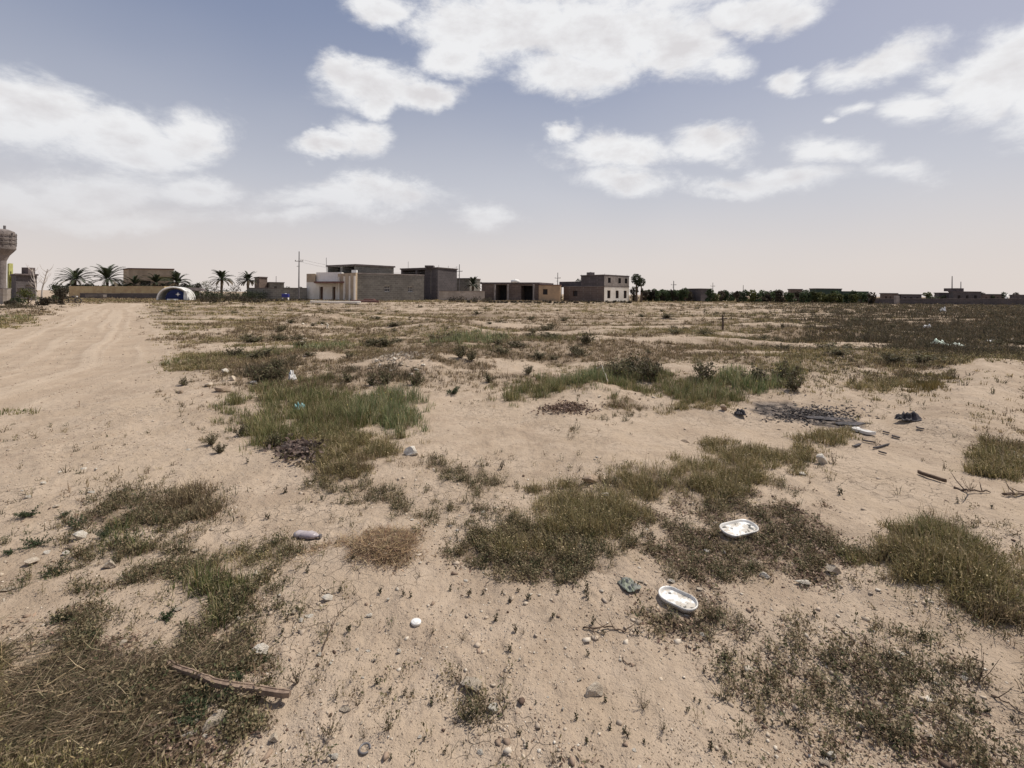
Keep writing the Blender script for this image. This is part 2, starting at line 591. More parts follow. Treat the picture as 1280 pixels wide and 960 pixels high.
# (u, v, radius m, height m) heaps of earth
MOUNDS = [(505, 462, 1.6, .22), (745, 492, .7, .16), (400, 405, 1.6, .35), (950, 455, 2.0, .14), (1090, 452, 1.7, .10),
          (860, 470, 1.4, .12), (905, 517, .35, .06), (372, 575, .35, .05), (708, 515, .5, .03), (700, 435, 2.2, .12),
          (600, 450, 2.0, .12), (1150, 460, 1.3, .06), (840, 425, 3.0, .25), (560, 412, 3, .25), (980, 415, 3.5, .25),
          (470, 402, 3.5, .25), (330, 412, 3.0, .18), (735, 428, 1.2, .15), (270, 470, 1.0, .08), (385, 445, 1.5, .1),
          (465, 690, .28, .03), (1200, 735, .6, .06), (850, 610, .6, .04), (650, 655, .5, .03), (120, 880, .35, .04)]
MOUNDS = [(*flat(u, v), r, h) for (u, v, r, h) in MOUNDS]


def road_mask(x, y):
    d, _ = seg_dist(x, y, ROAD)
    w = 2.5 + 0.008 * np.clip(y, 0, 60) + (fbm(x / 1.3, y / 1.3, 3, 77) - .5) * 1.3
    return sstep(w - .25 - d + (fbm(x / .5, y / .5, 3, 78) - .5) * .9, -0.7, 0.8)


def height(x, y):
    x = np.asarray(x, dtype=float); y = np.asarray(y, dtype=float)
    r = np.hypot(x, y)
    rd = road_mask(x, y)
    soft = 1 - 0.75 * rd
    z = 0.16 * (fbm(x / 5, y / 3.2, 3, 1) - .5) * sstep(r, 2, 9)
    # low ridges left by old ploughing, running across the view
    w = (y + 0.10 * x + 1.2 * (fbm(x / 4, y / 4, 2, 5) - .5) * 2)
    rid = np.sin(w * 2 * math.pi / 2.9) * .5 + .5
    z += 0.19 * rid ** 2 * sstep(y, 7, 13) * (1 - sstep(r, 45, 80)) * sstep(fbm(x / 9, y / 5, 2, 9), .3, .6) * soft
    z += 0.075 * (fbm(x / .9, y / .9, 4, 2) - .5) * soft
    z += 0.032 * (fbm(x / .22, y / .22, 4, 3) - .5) * soft * (1 - sstep(r, 18, 30))
    cl = fbm(x / .07, y / .07, 3, 4)
    z += 0.016 * np.maximum(cl - .52, 0) * 2 * sstep(fbm(x / .6, y / .6, 2, 8), .4, .62) * (1 - sstep(r, 8, 14))
    z += 0.020 * (fbm(x / .35, y / .35, 3, 14) - .5) * sstep(-x - .3 * y, -.2, .8) * (1 - sstep(r, 5, 9)) * (1 - rd)
    # track ruts
    d, _ = seg_dist(x, y, ROAD)
    z += rd * (0.05 * (fbm(d * 4.5 + 7 + 1.5 * fbm(x / 3, y / 3, 2, 67), y * .16 + x * .08, 4, 66) - .5) - 0.02)
    for (mx, my, mr, mh) in MOUNDS:
        q = ((x - mx) ** 2 + (y - my) ** 2) / (mr * mr)
        m = q < 6
        if np.any(m):
            e = np.where(m, mh * np.exp(-q * 1.3) * (0.6 + 0.8 * fbm(x / (mr * .5), y / (mr * .5), 3, 21)), 0)
            z += e
    d, s = seg_dist(x, y, BERM)
    near = np.exp(-(d / 0.55) ** 2) * (0.75 + .5 * fbm(x / .5, y / .5, 3, 31))
    z += 0.15 * near + .05 * np.exp(-(d / .8) ** 2) * (fbm(x / .18, y / .5, 3, 33) - .5)
    # flatten around the camera's feet
    z *= sstep(r, 0.2, 1.2) * .85 + .15
    z = z - 0.35 * sstep(r, 90, 160)
    return z


def place(u, v):
    """point of the uneven ground that shows at (u, v)"""
    r = np.array(ray(u, v))
    t = -CAM_H / r[2]
    for _ in range(8):
        p = r * t
        z = float(height(np.array([p[0]]), np.array([p[1]]))[0])
        t = 0.5 * t + 0.5 * (z - CAM_H) / r[2]
    p = r * t
    return Vector((p[0], p[1], float(height(np.array([p[0]]), np.array([p[1]]))[0])))


def at(u, v, Y):
    r = ray(u, v); k = Y / r[1]
    return Vector((r[0] * k, Y, CAM_H + r[2] * k))


def hz(x, y):
    return float(height(np.array([float(x)]), np.array([float(y)]))[0])


# ------------------------------------------------------------------ what grows where
# (u, v, half width, half height, tilt deg, kind, amount)
PATCH = [
    # big patch left of the middle
    (395, 515, 112, 40, 0, 'green', 1.4), (490, 515, 50, 28, 0, 'bright', 1.4), (335, 545, 52, 34, 0, 'green', 1.5),
    (428, 558, 108, 32, 3, 'olive', 1.4), (400, 487, 125, 14, 0, 'dun', 1.2), (470, 580, 60, 12, 0, 'dun', .7),
    (330, 473, 34, 11, 0, 'dark', 1), (352, 466, 22, 12, 0, 'dark', .9), (440, 477, 35, 10, 0, 'dark', .7), (490, 474, 50, 10, 0, 'dark', .9),
    (545, 478, 35, 7, 0, 'dun', .8), (612, 474, 30, 7, 0, 'dun', .8),
    (590, 428, 60, 11, 0, 'bright', 1.2), (690, 430, 70, 7, 0, 'green', .8), (605, 442, 70, 8, 0, 'green', .55),
    (725, 465, 60, 12, 0, 'olive', .7),
    (685, 487, 62, 15, -8, 'green', 1.0), (735, 478, 60, 12, 0, 'bright', 1.0), (785, 470, 50, 14, 0, 'dark', 1.0),
    (790, 482, 70, 14, 0, 'green', 1), (870, 490, 70, 17, 0, 'green', 1), (860, 508, 70, 11, 0, 'olive', .8), (935, 483, 60, 14, -6, 'bright', .9),
    (985, 474, 30, 16, 0, 'green', 1), (1040, 468, 30, 8, 0, 'olive', .6),
    (1105, 487, 62, 13, -4, 'olive', 1.1), (1175, 492, 46, 22, 0, 'gold', .9), (1140, 470, 60, 12, 0, 'dun', .6),
    (1190, 428, 90, 14, 0, 'dark', .9), (1230, 455, 30, 10, 0, 'dark', .6), (1290, 500, 40, 50, 0, 'dun', .8), (1150, 452, 80, 14, 0, 'dun', .5), (1240, 440, 60, 12, 0, 'olive', .6),
    (712, 543, 30, 10, -15, 'herb', .7), (775, 522, 70, 9, -14, 'herb', .6), (800, 508, 40, 8, 0, 'dun', .7), (590, 500, 30, 10, 0, 'herb', .25),
    (860, 602, 108, 28, -10, 'olive', 1.15), (950, 575, 92, 28, -10, 'olive', 1.15), (1005, 553, 55, 12, -8, 'olive', .9),
    (800, 610, 60, 18, 0, 'olive', .9), (905, 563, 36, 14, 0, 'herb', .5), (1010, 590, 45, 20, 0, 'herb', .4),
    (715, 648, 92, 38, -3, 'olive', 1.0), (640, 668, 75, 36, 0, 'herb', 1.2), (590, 640, 80, 30, 0, 'herb', 1.0),
    (690, 700, 100, 36, 0, 'herb', .95), (650, 712, 60, 26, 0, 'herb', .8), (760, 690, 80, 40, 0, 'herb', .7), (690, 690, 90, 34, 0, 'litter', .5),
    (585, 592, 70, 22, 5, 'herb', 1.1), (540, 605, 50, 18, 0, 'herb', .5), (470, 618, 75, 22, 12, 'herb', .85), (540, 645, 80, 24, 10, 'herb', .9), (630, 575, 60, 12, 0, 'herb', .6),
    (420, 595, 55, 18, 20, 'herb', .8), (620, 580, 60, 12, 0, 'herb', .4),
    (465, 687, 62, 24, 6, 'straw', 1.6), (480, 690, 50, 20, 0, 'litter', .9), (400, 690, 40, 12, -20, 'straw', .3),
    (900, 690, 130, 42, 6, 'litter', .8), (980, 660, 80, 40, 8, 'litter', .9), (850, 640, 90, 22, -8, 'litter', .6),
    (830, 775, 64, 44, 10, 'litter', .8), (1010, 700, 50, 34, 0, 'litter', .8), (900, 700, 110, 40, 0, 'herb', .5), (830, 780, 60, 45, 10, 'herb', .5),
    (1190, 715, 110, 48, 10, 'olive', 1.5), (1240, 750, 95, 45, 8, 'olive', 1.4), (1180, 695, 90, 32, 6, 'green', .55), (1250, 780, 70, 26, 0, 'dun', .9),
    (1120, 700, 40, 30, 20, 'dun', .7), (1320, 740, 90, 60, 10, 'olive', 1.0),
    (1258, 578, 66, 36, 12, 'olive', 1.5), (1268, 560, 50, 30, 12, 'dun', 1.2), (1235, 555, 45, 16, 15, 'dun', .7), (1300, 560, 60, 40, 0, 'dun', .9), (1268, 520, 30, 30, 0, 'dun', .5),
    (1060, 870, 190, 84, 22, 'litter', .2), (1080, 880, 180, 80, 20, 'herb', .34), (1090, 905, 50, 22, 20, 'herb', .6), (1000, 850, 36, 18, 20, 'herb', .5), (1140, 850, 30, 14, 20, 'herb', .5), (930, 860, 90, 60, 30, 'herb', .25), (1150, 930, 140, 50, 10, 'litter', .3),
    (990, 780, 110, 34, 20, 'herb', .3), (1120, 800, 90, 34, 20, 'herb', .3), (1225, 880, 80, 70, 20, 'herb', .2), (1080, 810, 60, 28, 20, 'litter', .4),
    # left foreground
    (195, 645, 100, 34, 10, 'herb', .85), (245, 645, 38, 24, 0, 'dun', .8), (100, 620, 60, 22, 0, 'herb', .3), (160, 690, 80, 34, -10, 'herb', .9), (190, 650, 90, 30, 8, 'litter', .35),
    (165, 680, 50, 22, 0, 'green', .25), (300, 700, 60, 34, 0, 'olive', .45), (270, 745, 90, 50, -15, 'herb', 1.2), (260, 740, 70, 40, -15, 'green', .4), (250, 770, 80, 50, -15, 'litter', .5),
    (185, 710, 80, 34, -5, 'herb', .8), (330, 700, 60, 40, 0, 'herb', .9), (230, 790, 90, 34, -10, 'herb', .9),
    (90, 790, 90, 36, -15, 'herb', .5), (40, 740, 60, 34, 0, 'herb', .35), (60, 780, 70, 30, -15, 'litter', .3),
    (120, 870, 150, 54, -18, 'hay', .7), (60, 930, 120, 60, -10, 'hay', .7), (120, 900, 140, 70, -10, 'litter', .6), (180, 815, 70, 22, -20, 'hay', .7), (20, 860, 90, 60, -20, 'hay', .8),
    (255, 860, 70, 50, -10, 'herb', .9), (150, 900, 120, 60, -10, 'herb', .35), (230, 930, 130, 44, 0, 'litter', .7), (300, 905, 90, 55, 0, 'herb', .75), (290, 830, 50, 30, 0, 'litter', .6),
    (210, 800, 60, 22, -15, 'litter', .5), (90, 980, 160, 40, 0, 'hay', 1), (320, 950, 60, 40, 0, 'herb', .4),
    (370, 950, 50, 30, 0, 'herb', .25), (560, 845, 60, 18, 0, 'herb', .5), (595, 875, 44, 32, 0, 'herb', .7), (720, 955, 40, 14, 0, 'litter', .4),
    (480, 625, 90, 26, 14, 'herb', .8), (610, 655, 110, 34, 8, 'herb', .9), (560, 600, 120, 30, 6, 'herb', .4), (120, 700, 150, 70, 0, 'herb', .45), (240, 700, 100, 80, -10, 'herb', .6), (300, 800, 70, 70, 0, 'herb', .5), (950, 690, 160, 60, 5, 'herb', .6),
    (120, 840, 140, 40, -15, 'litter', .5), (650, 700, 150, 44, 0, 'litter', .3), (820, 660, 90, 30, 0, 'herb', .5), (1000, 620, 70, 26, 0, 'herb', .35), (740, 590, 60, 20, 0, 'herb', .5),
    # long bands of growth in the old furrows
    (250, 389, 120, 2.5, 0, 'olive', 1.4), (420, 391, 90, 2.5, 0, 'dun', 1.4), (600, 390, 110, 2.2, 0, 'dun', 1.3), (760, 389, 110, 2.2, 0, 'olive', 1.3), (330, 398, 110, 3, 0, 'olive', 1.4), (520, 399, 100, 3, 0, 'olive', 1.3), (700, 399, 110, 3, 0, 'dun', 1.4), (860, 398, 100, 3, 0, 'olive', 1.4),
    (300, 407, 90, 2.6, 0, 'dun', 1.3), (470, 409, 90, 3, 0, 'olive', 1.3), (760, 409, 120, 3, 0, 'olive', 1.4), (950, 410, 110, 4, 0, 'olive', 1.3), (330, 418, 90, 3, 0, 'dun', 1.2), (450, 421, 90, 3.4, -1, 'olive', 1.4), (830, 421, 110, 4, 0, 'olive', 1.3), (1010, 424, 90, 5, 0, 'dun', 1.4),
    (390, 431, 80, 4, -2, 'olive', 1.3), (760, 437, 120, 3.4, 0, 'dun', 1.3), (920, 438, 110, 4, 0, 'olive', 1.3), (480, 446, 80, 4, -2, 'olive', 1.2), (640, 452, 90, 4, -2, 'dun', 1.3), (860, 450, 100, 4.5, 2, 'dun', 1.3), (1010, 449, 60, 6, 0, 'olive', 1.3), (580, 462, 60, 4, 0, 'dun', 1.2), (300, 455, 80, 4, 0, 'olive', 1.2),
    (1080, 465, 60, 5, 0, 'dun', 1.2), (30, 404, 60, 7, 0, 'olive', 1.5), (36, 393, 50, 4, 0, 'dun', 1.5), (20, 386, 60, 3, 0, 'dark', 1.3), (175, 417, 22, 3, 0, 'dun', .8), (230, 436, 30, 4, 0, 'dun', .8),
    # left middle
    (250, 463, 55, 11, 0, 'olive', 1), (230, 455, 60, 8, 0, 'green', .6), (330, 446, 90, 8, -3, 'green', .7), (400, 440, 70, 9, -5, 'bright', .6), (480, 437, 50, 6, 0, 'dun', .7),
    (240, 520, 40, 16, 10, 'herb', .4), (265, 550, 22, 18, 30, 'herb', .5), (300, 540, 20, 30, 0, 'herb', .6),
    (200, 497, 20, 6, 0, 'dun', .3), (20, 485, 26, 5, 0, 'herb', .5), (10, 516, 30, 4, 0, 'green', 1),
    (40, 409, 60, 8, 0, 'olive', 1), (10, 398, 60, 6, 0, 'green', .6), (60, 392, 40, 6, 0, 'dun', .8),
    (270, 393, 120, 8, 0, 'olive', .9), (400, 397, 60, 8, 0, 'dun', .7), (200, 400, 50, 5, 0, 'dun', .6), (300, 409, 80, 4, 0, 'dun', .5),
    (560, 395, 90, 8, 0, 'dun', .6), (520, 410, 60, 8, 0, 'herb', .5),
    (980, 395, 200, 8, 0, 'dark', .5), (1150, 400, 190, 14, 0, 'dark', .9), (1200, 420, 120, 12, 0, 'dark', .7), (1000, 410, 90, 8, 0, 'olive', .6), (1040, 438, 50, 8, 0, 'olive', .7),
    (905, 420, 60, 7, 0, 'olive', .6), (830, 402, 60, 7, 0, 'olive', .6),
]
# places that stay bare
BARE = [(640, 560, 90, 26, 0), (590, 530, 55, 18, 0), (800, 560, 80, 16, -14), (700, 590, 60, 12, -10), (1100, 610, 90, 30, 10), (560, 780, 130, 60, 0), (760, 830, 120, 50, 0), (960, 745, 50, 24, 0),
        (1150, 560, 70, 26, 0), (350, 640, 40, 28, 20), (505, 597, 40, 12, 0), (1000, 520, 80, 20, 0)]
KINDS = ['green', 'bright', 'olive', 'dun', 'dark', 'gold', 'herb', 'litter', 'straw', 'hay']


def ell(u, v, e):
    a = math.radians(-e[4]) if len(e) > 4 else 0
    du, dv = u - e[0], v - e[1]
    # tilt: positive turns the right end down
    c, s = math.cos(a), math.sin(a)
    x = du * c - dv * s; y = du * s + dv * c
    return np.sqrt((x / e[2]) ** 2 + (y / e[3]) ** 2)


def cover(x, y):
    """amount of every kind of growth at ground points"""
    u, v = to_uv(x, y)
    w1 = fbm(x / .55, y / .55, 4, 41); w2 = fbm(x / .16, y / .16, 3, 42)
    far = sstep(np.hypot(x, y), 6, 14)
    w3 = fbm(x / .05, y / .05, 2, 43); near = 1 - sstep(np.hypot(x, y), 3, 6)
    ww = (w1 - .5) * 2.4 * (1 - far * .4) + (w2 - .5) * 2.0 * (1 - far) + (w3 - .5) * .9 * near
    out = {k: np.zeros_like(x) for k in KINDS}
    for e in PATCH:
        m = (np.abs(u - e[0]) < e[2] * 2.4 + e[3]) & (np.abs(v - e[1]) < e[3] * 2.4 + e[2] * .8) & (y > 0)
        if not m.any(): continue
        q = ell(u[m], v[m], e)
        f = sstep(1.0 - q + ww[m] * (.55 if e[6] > 1.35 else .85), -0.12, .85) * e[6]
        out[e[5]][m] = np.maximum(out[e[5]][m], f)
    bare = np.zeros_like(x)
    bd, _ = seg_dist(x, y, BERM)
    bare = np.maximum(bare, sstep(1.0 + .8 * (w1 - .5) - bd / .62, 0, .4))
    for e in BARE:
        q = ell(u, v, e)
        bare = np.maximum(bare, sstep(1.15 - q + ww * .3, 0, .4) * (y > 0))
    # field growth over the middle distance and everything beside the picture
    rd = road_mask(x, y)
    n0 = fbm(x / 3.2, y / 1.7, 4, 51); n1 = fbm(x / 1.1, y / .9, 3, 52); n2 = fbm(x / 9, y / 6, 2, 53)
    wv_ = (y + 0.10 * x + 1.2 * (fbm(x / 4, y / 4, 2, 5) - .5) * 2)
    stripe = .5 - (np.sin(wv_ * 2 * math.pi / 2.9) * .5 + .5)
    field = sstep(n0 + .5 * (n1 - .5) + .42 * stripe * (y < 50), .29, .44)
    right = sstep(u, 820, 1180)
    left = sstep(-u, -330, -200)
    amt = field * sstep(-v, -510, -450) * (1.0 + .3 * right)
    amt = np.where(right > .2, np.maximum(amt, sstep(-v, -440, -405) * right * .75 * sstep(n1, .3, .55)), amt)
    side = ((u < -20) | (u > 1300) | (v > 975) | (y <= 0.2)) & (v > 0)
    amt = amt * sstep(u - 60 - (v - 380) * 1.75, 0, 60) 
    amt = np.where(side, field * .7 * (x > -3), amt)
    amt = amt * (1 - rd)
    g = sstep(n2 + .3 * (n1 - .5), .42, .6)
    out['olive'] = np.maximum(out['olive'], amt * g * (1 - right * .6))
    out['dun'] = np.maximum(out['dun'], amt * (1 - g) * (1 - right * .4))
    hr = sstep(-v, -450, -425)
    out['dark'] = np.maximum(out['dark'], np.minimum(amt * right * (.3 + 1.1 * hr), 1.3))
    out['olive'] = np.maximum(out['olive'], amt * right * (1 - hr) * .7)
    sp = sstep(fbm(x / 1.6, y / 1.2, 3, 61), .5, .7) * .10 * (v > 430) * (1 - rd)
    out['herb'] = np.maximum(out['herb'], sp)
    clear = np.ones_like(x)                     # nothing grows through the trays or on top of the larger stones
    for e in ((848, 753, 30, 19, 28), (923, 665, 28, 14, -10), (588, 855, 17, 13), (617, 886, 9, 9), (269, 903, 16, 9), (327, 816, 17, 9), (742, 865, 14, 10), (1041, 714, 13, 9), (235, 920, 11, 7),
              (175, 922, 13, 8), (515, 566, 14, 6), (136, 707, 11, 7), (101, 671, 11, 7), (786, 731, 16, 11), (1028, 577, 12, 7), (342, 924, 9, 7), (430, 887, 9, 6), (90, 952, 14, 8)):
        clear *= sstep(ell(u, v, e), .75, 1.1) * (y > 0) + (y <= 0)
    for k in KINDS:
        out[k] = out[k] * clear
        if k in ('herb', 'litter'): out[k] = out[k] ** 1.25
        if k == 'hay': out[k] = out[k] * (.35 + .65 * sstep(w1 + .4 * (w2 - .5), .40, .62))
        out[k] = out[k] * (1 - bare * .93) * (1 - .985 * rd)
    return out, u, v, rd


# ------------------------------------------------------------------ ground mesh
fine = np.radians(np.arange(-58, 58.01, .15))
back = np.radians(np.concatenate((np.arange(61, 180, 3.0), np.arange(180, 300, 3.0))))
ang = np.concatenate((fine, back))
r1 = 0.45 * 1.0065 ** np.arange(0, 760)
r2 = r1[-1] * 1.03 ** np.arange(1, 160)
r2 = r2[r2 < 6000]
rad = np.concatenate(([0.02, .15, .3], r1, r2))
A, R = np.meshgrid(ang, rad)
GX = (R * np.sin(A)).ravel(); GY = (R * np.cos(A)).ravel()
GZ = height(GX, GY)
cov, gu, gv, grd = cover(GX, GY)
litter = np.clip(sum(cov[k] * w for k, w in (('green', .75), ('bright', .7), ('olive', .7), ('dun', .7), ('dark', .85), ('gold', .4), ('herb', .5), ('litter', 1.0), ('straw', .8), ('hay', 1.0))), 0, 1)
burn = np.zeros_like(GX)
for e in [(1000, 520, 68, 15, 6), (1040, 530, 40, 9, 4), (960, 515, 30, 12, 0)]:
    burn = np.maximum(burn, sstep(1.25 - ell(gu, gv, e) + (fbm(GX / .3, GY / .3, 4, 91) - .5) * 1.2, 0, .9) * (GY > 0))
gravel = sstep(fbm(GX / 1.2, GY / 1.2, 4, 95), .46, .62)
nr_, na_ = len(rad), len(ang)
i, j = np.meshgrid(np.arange(nr_ - 1), np.arange(na_), indexing='ij')
j2 = (j + 1) % na_
quads = np.stack((i * na_ + j, i * na_ + j2, (i + 1) * na_ + j2, (i + 1) * na_ + j), -1).reshape(-1, 4)[:, ::-1]

gm, t = new_mat('field_soil')
g = G(t)
geo = g.n('ShaderNodeNewGeometry'); pos = geo.outputs['Position']
# clumps of earth and a patchy crust
big = g.noise(.35, 5, .6, pos); mid = g.noise(2.2, 6, .62, pos); fin = g.noise(14, 6, .65, pos); grain = g.noise(130, 3, .6, pos)
col = g.mix(g.rng(big, .35, .65), (.41, .322, .235), (.335, .258, .185))
dk_ = g.rng(g.noise(.9, 5, .65, pos, .6), .50, .68)
col = g.mix(g.math('MULTIPLY', dk_, .5), col, (.28, .21, .155))
col = g.mix(g.rng(mid, .38, .66), col, (.44, .35, .262))
col = g.mix(g.math('MULTIPLY', g.rng(fin, .48, .72), .45), col, (.25, .19, .14))
col = g.mix(g.math('MULTIPLY', g.rng(grain, .5, .75), .30), col, (.26, .19, .14))
pebv = g.vor(55, 'F1', pos, 'Distance'); pebc = g.n('ShaderNodeTexVoronoi'); pebc.inputs['Scale'].default_value = 55
g.link(pos, pebc.inputs['Vector'])
sepc = g.n('ShaderNodeSeparateColor'); g.link(pebc.outputs['Color'], sepc.inputs[0])
peb = g.math('MULTIPLY', g.rng(pebv, .30, .2), g.rng(sepc.outputs[0], .72, .78))
grv = g.attr('gravel')
peb = g.math('MULTIPLY', peb, g.math('ADD', g.math('MULTIPLY', grv, .85), .15))
col = g.mix(g.math('MULTIPLY', peb, .75), col, g.mix(sepc.outputs[1], (.56, .48, .40), (.30, .22, .17)))
rd_ = g.attr('road')
rcol = g.mix(g.rng(g.noise(1.6, 5, .6, pos), .35, .65), (.42, .33, .243), (.355, .272, .195))
rcol = g.mix(g.math('MULTIPLY', g.rng(g.attr('rut'), .42, .62), .5), rcol, (.52, .425, .325))
rcol = g.mix(g.math('MULTIPLY', g.rng(fin, .5, .75), .35), rcol, (.33, .245, .19))
col = g.mix(g.math('MULTIPLY', rd_, .8), col, rcol)
lit = g.attr('litter')
ln_ = g.noise(45, 5, .7, pos)
lf = g.rng(g.math('ADD', g.math('MULTIPLY', lit, .9), g.math('MULTIPLY', g.math('SUBTRACT', ln_, .5), 1.1)), .25, .85)
lcol = g.mix(g.rng(g.noise(90, 4, .7, pos), .4, .62), (.17, .125, .085), (.30, .225, .155))
col = g.mix(g.math('MULTIPLY', lf, .85), col, lcol)
bn = g.attr('burn')
bcol = g.mix(g.rng(g.noise(8, 6, .7, pos), .42, .62), (.05, .042, .038), (.22, .18, .15))
col = g.mix(g.rng(g.math('ADD', bn, g.math('MULTIPLY', g.math('SUBTRACT', mid, .5), .5)), .05, .95), col, bcol)
# dried mud cracks, only in places
warpn = g.n('ShaderNodeTexNoise'); warpn.inputs['Scale'].default_value = 9; g.link(pos, warpn.inputs['Vector'])
wsub = g.n('ShaderNodeVectorMath', operation='SCALE'); g.link(warpn.outputs['Color'], wsub.inputs[0]); wsub.inputs['Scale'].default_value = .12
wadd = g.n('ShaderNodeVectorMath', operation='ADD'); g.link(pos, wadd.inputs[0]); g.link(wsub.outputs[0], wadd.inputs[1])
crk = g.rng(g.vor(9, 'DISTANCE_TO_EDGE', wadd.outputs[0]), .018, .002)
crk = g.math('MULTIPLY', crk, g.rng(g.noise(1.1, 3, .5, pos), .50, .62))
crk = g.math('MULTIPLY', crk, g.math('SUBTRACT', 1.0, lit, True))
col = g.mix(g.math('MULTIPLY', crk, .55), col, (.17, .12, .085))
hgt = g.math('ADD', g.math('MULTIPLY', fin, 1.0), g.math('MULTIPLY', grain, .22))
hgt = g.math('ADD', hgt, g.math('MULTIPLY', peb, .45))
hgt = g.math('ADD', hgt, g.math('MULTIPLY', ln_, g.math('MULTIPLY', lit, 1.2)))
hgt = g.math('SUBTRACT', hgt, g.math('MULTIPLY', crk, .5))
nrm = g.bump(hgt, .9, .03)
g.out(g.bsdf(col, .95, nrm, .12))

ground = np_mesh('ground', np.stack((GX, GY, GZ), -1), np.full(len(quads), 4), quads.ravel(), gm, smooth=True)
rdist, _ = seg_dist(GX, GY, ROAD)
rut = fbm(rdist * 4.5 + 7 + 1.5 * fbm(GX / 3, GY / 3, 2, 67), GY * .16 + GX * .08, 4, 66)
for nm, arr in (('litter', litter), ('rut', rut), ('road', grd), ('burn', burn), ('gravel', gravel)):
    at_ = ground.data.attributes.new(nm, 'FLOAT', 'POINT')
    at_.data.foreach_set('value', np.ascontiguousarray(arr, dtype=np.float32))
tag(ground, kind='structure')


# ------------------------------------------------------------------ growth: blades, leaves, litter
PAL = {   # natural colours (linear) low / high
    'green': [(.055, .072, .026), (.10, .115, .042), (.18, .165, .075), (.30, .25, .14)],
    'bright': [(.055, .085, .034), (.10, .135, .055), (.20, .21, .11), (.33, .29, .17)],
    'olive': [(.105, .092, .038), (.155, .128, .055), (.26, .205, .11), (.07, .07, .028), (.36, .29, .17)],
    'dun': [(.12, .09, .05), (.19, .145, .085), (.32, .245, .15), (.08, .06, .04)],
    'dark': [(.050, .045, .028), (.075, .062, .038), (.115, .09, .06)],
    'gold': [(.17, .13, .05), (.24, .18, .08), (.12, .10, .04)],
    'herb': [(.075, .065, .032), (.115, .092, .048), (.18, .13, .08), (.055, .065, .028), (.25, .20, .12)],
    'litter': [(.13, .085, .06), (.20, .14, .10), (.32, .24, .17), (.09, .06, .042), (.09, .08, .035)],
    'straw': [(.36, .25, .14), (.26, .17, .10), (.14, .09, .06), (.48, .36, .22), (.20, .13, .085)],
    'hay': [(.24, .18, .11), (.14, .10, .06), (.07, .048, .03), (.42, .33, .21), (.10, .075, .045), (.055, .055, .025)],
}


def pick(kind, n):
    p = np.array(PAL[kind])
    c = p[rng.integers(0, len(p), n)] * {'green': 1.45, 'bright': 1.5, 'olive': 1.5, 'dun': 1.3, 'dark': 1.35, 'herb': 1.45, 'litter': 1.15, 'hay': .95}.get(kind, 1.0)
    return c * rng.uniform(.75, 1.25, (n, 1)) * rng.uniform(.94, 1.06, (n, 3))


def blades(px, py, pz, h, w, lean, az, curve, cols):
    """tapered bent blades, five points each"""
    n = len(px)
    b = np.stack((px, py, pz), -1)
    dirh = np.stack((np.cos(az), np.sin(az), np.zeros(n)), -1)
    sa = az + math.pi / 2 + rng.uniform(-1.2, 1.2, n)
    side = np.stack((np.cos(sa), np.sin(sa), np.zeros(n)), -1) * (w / 2)[:, None]
    up = np.array([0, 0, 1.0])
    l1 = lean; l2 = lean + curve
    m = b + (dirh * np.sin(l1)[:, None] + up * np.cos(l1)[:, None]) * (h * .55)[:, None]
    t = m + (dirh * np.sin(l2)[:, None] + up * np.cos(l2)[:, None]) * (h * .45)[:, None]
    V = np.stack((b - side, b + side, m - side * .75, m + side * .75, t), 1).reshape(-1, 3)
    k = np.arange(n)[:, None] * 5
    idx = np.concatenate((k + 0, k + 1, k + 3, k + 2, k + 2, k + 3, k + 4), 1).ravel()
    sz = np.tile([4, 3], n)
    return V, sz, idx, np.repeat(cols, 5, 0)


def leaves(c, size, cols, flat_=0.5, asp=.45):
    """small pointed leaves at centres c in all directions"""
    n = len(c)
    az = rng.uniform(0, 2 * math.pi, n); el = rng.normal(0.25, 1.0 - flat_, n)
    d = np.stack((np.cos(az) * np.cos(el), np.sin(az) * np.cos(el), np.sin(el)), -1)
    r = rng.normal(0, 1, (n, 3)); r[:, 2] *= .4
    s = np.cross(d, r); s = np.cross(s, d) * 1.0
    s /= np.linalg.norm(s, axis=1, keepdims=True) + 1e-9
    h = (size / 2)[:, None]
    V = np.stack((c - d * h, c - s * h * asp, c + d * h, c + s * h * asp), 1).reshape(-1, 3)
    return V, np.full(n, 4), np.arange(4 * n), np.repeat(cols, 4, 0)


def merge(parts):
    Vs, Ss, Is, Cs, k = [], [], [], [], 0
    for V, s, i, c in parts:
        Vs.append(V); Ss.append(s); Is.append(i + k); Cs.append(c); k += len(V)
    return np.concatenate(Vs), np.concatenate(Ss), np.concatenate(Is), np.concatenate(Cs)


# candidate spots: denser close by, thinning with distance as the eye needs less of them
def scatter(n, u0, u1, v0, v1):
    u = rng.uniform(u0, u1, n); v = rng.uniform(v0, v1, n)
    return uv_ground(u, v)


sx, sy = [], []
for (n, u0, u1, v0, v1) in [(330000, -60, 1340, 376.5, 985), (26000, 0, 1280, 369, 378), (70000, -420, -60, 374, 1000), (70000, 1340, 1700, 380, 1000), (40000, 0, 1280, 985, 1300)]:
    a_, b_ = scatter(n, u0, u1, v0, v1)
    sx.append(a_); sy.append(b_)
sx = np.concatenate(sx); sy = np.concatenate(sy)
scov, su, sv, srd = cover(sx, sy)
sr = np.hypot(sx, sy)
PX = np.hypot(sr, CAM_H) / F_PX           # metres per picture point at each spot
sz_ = height(sx, sy)

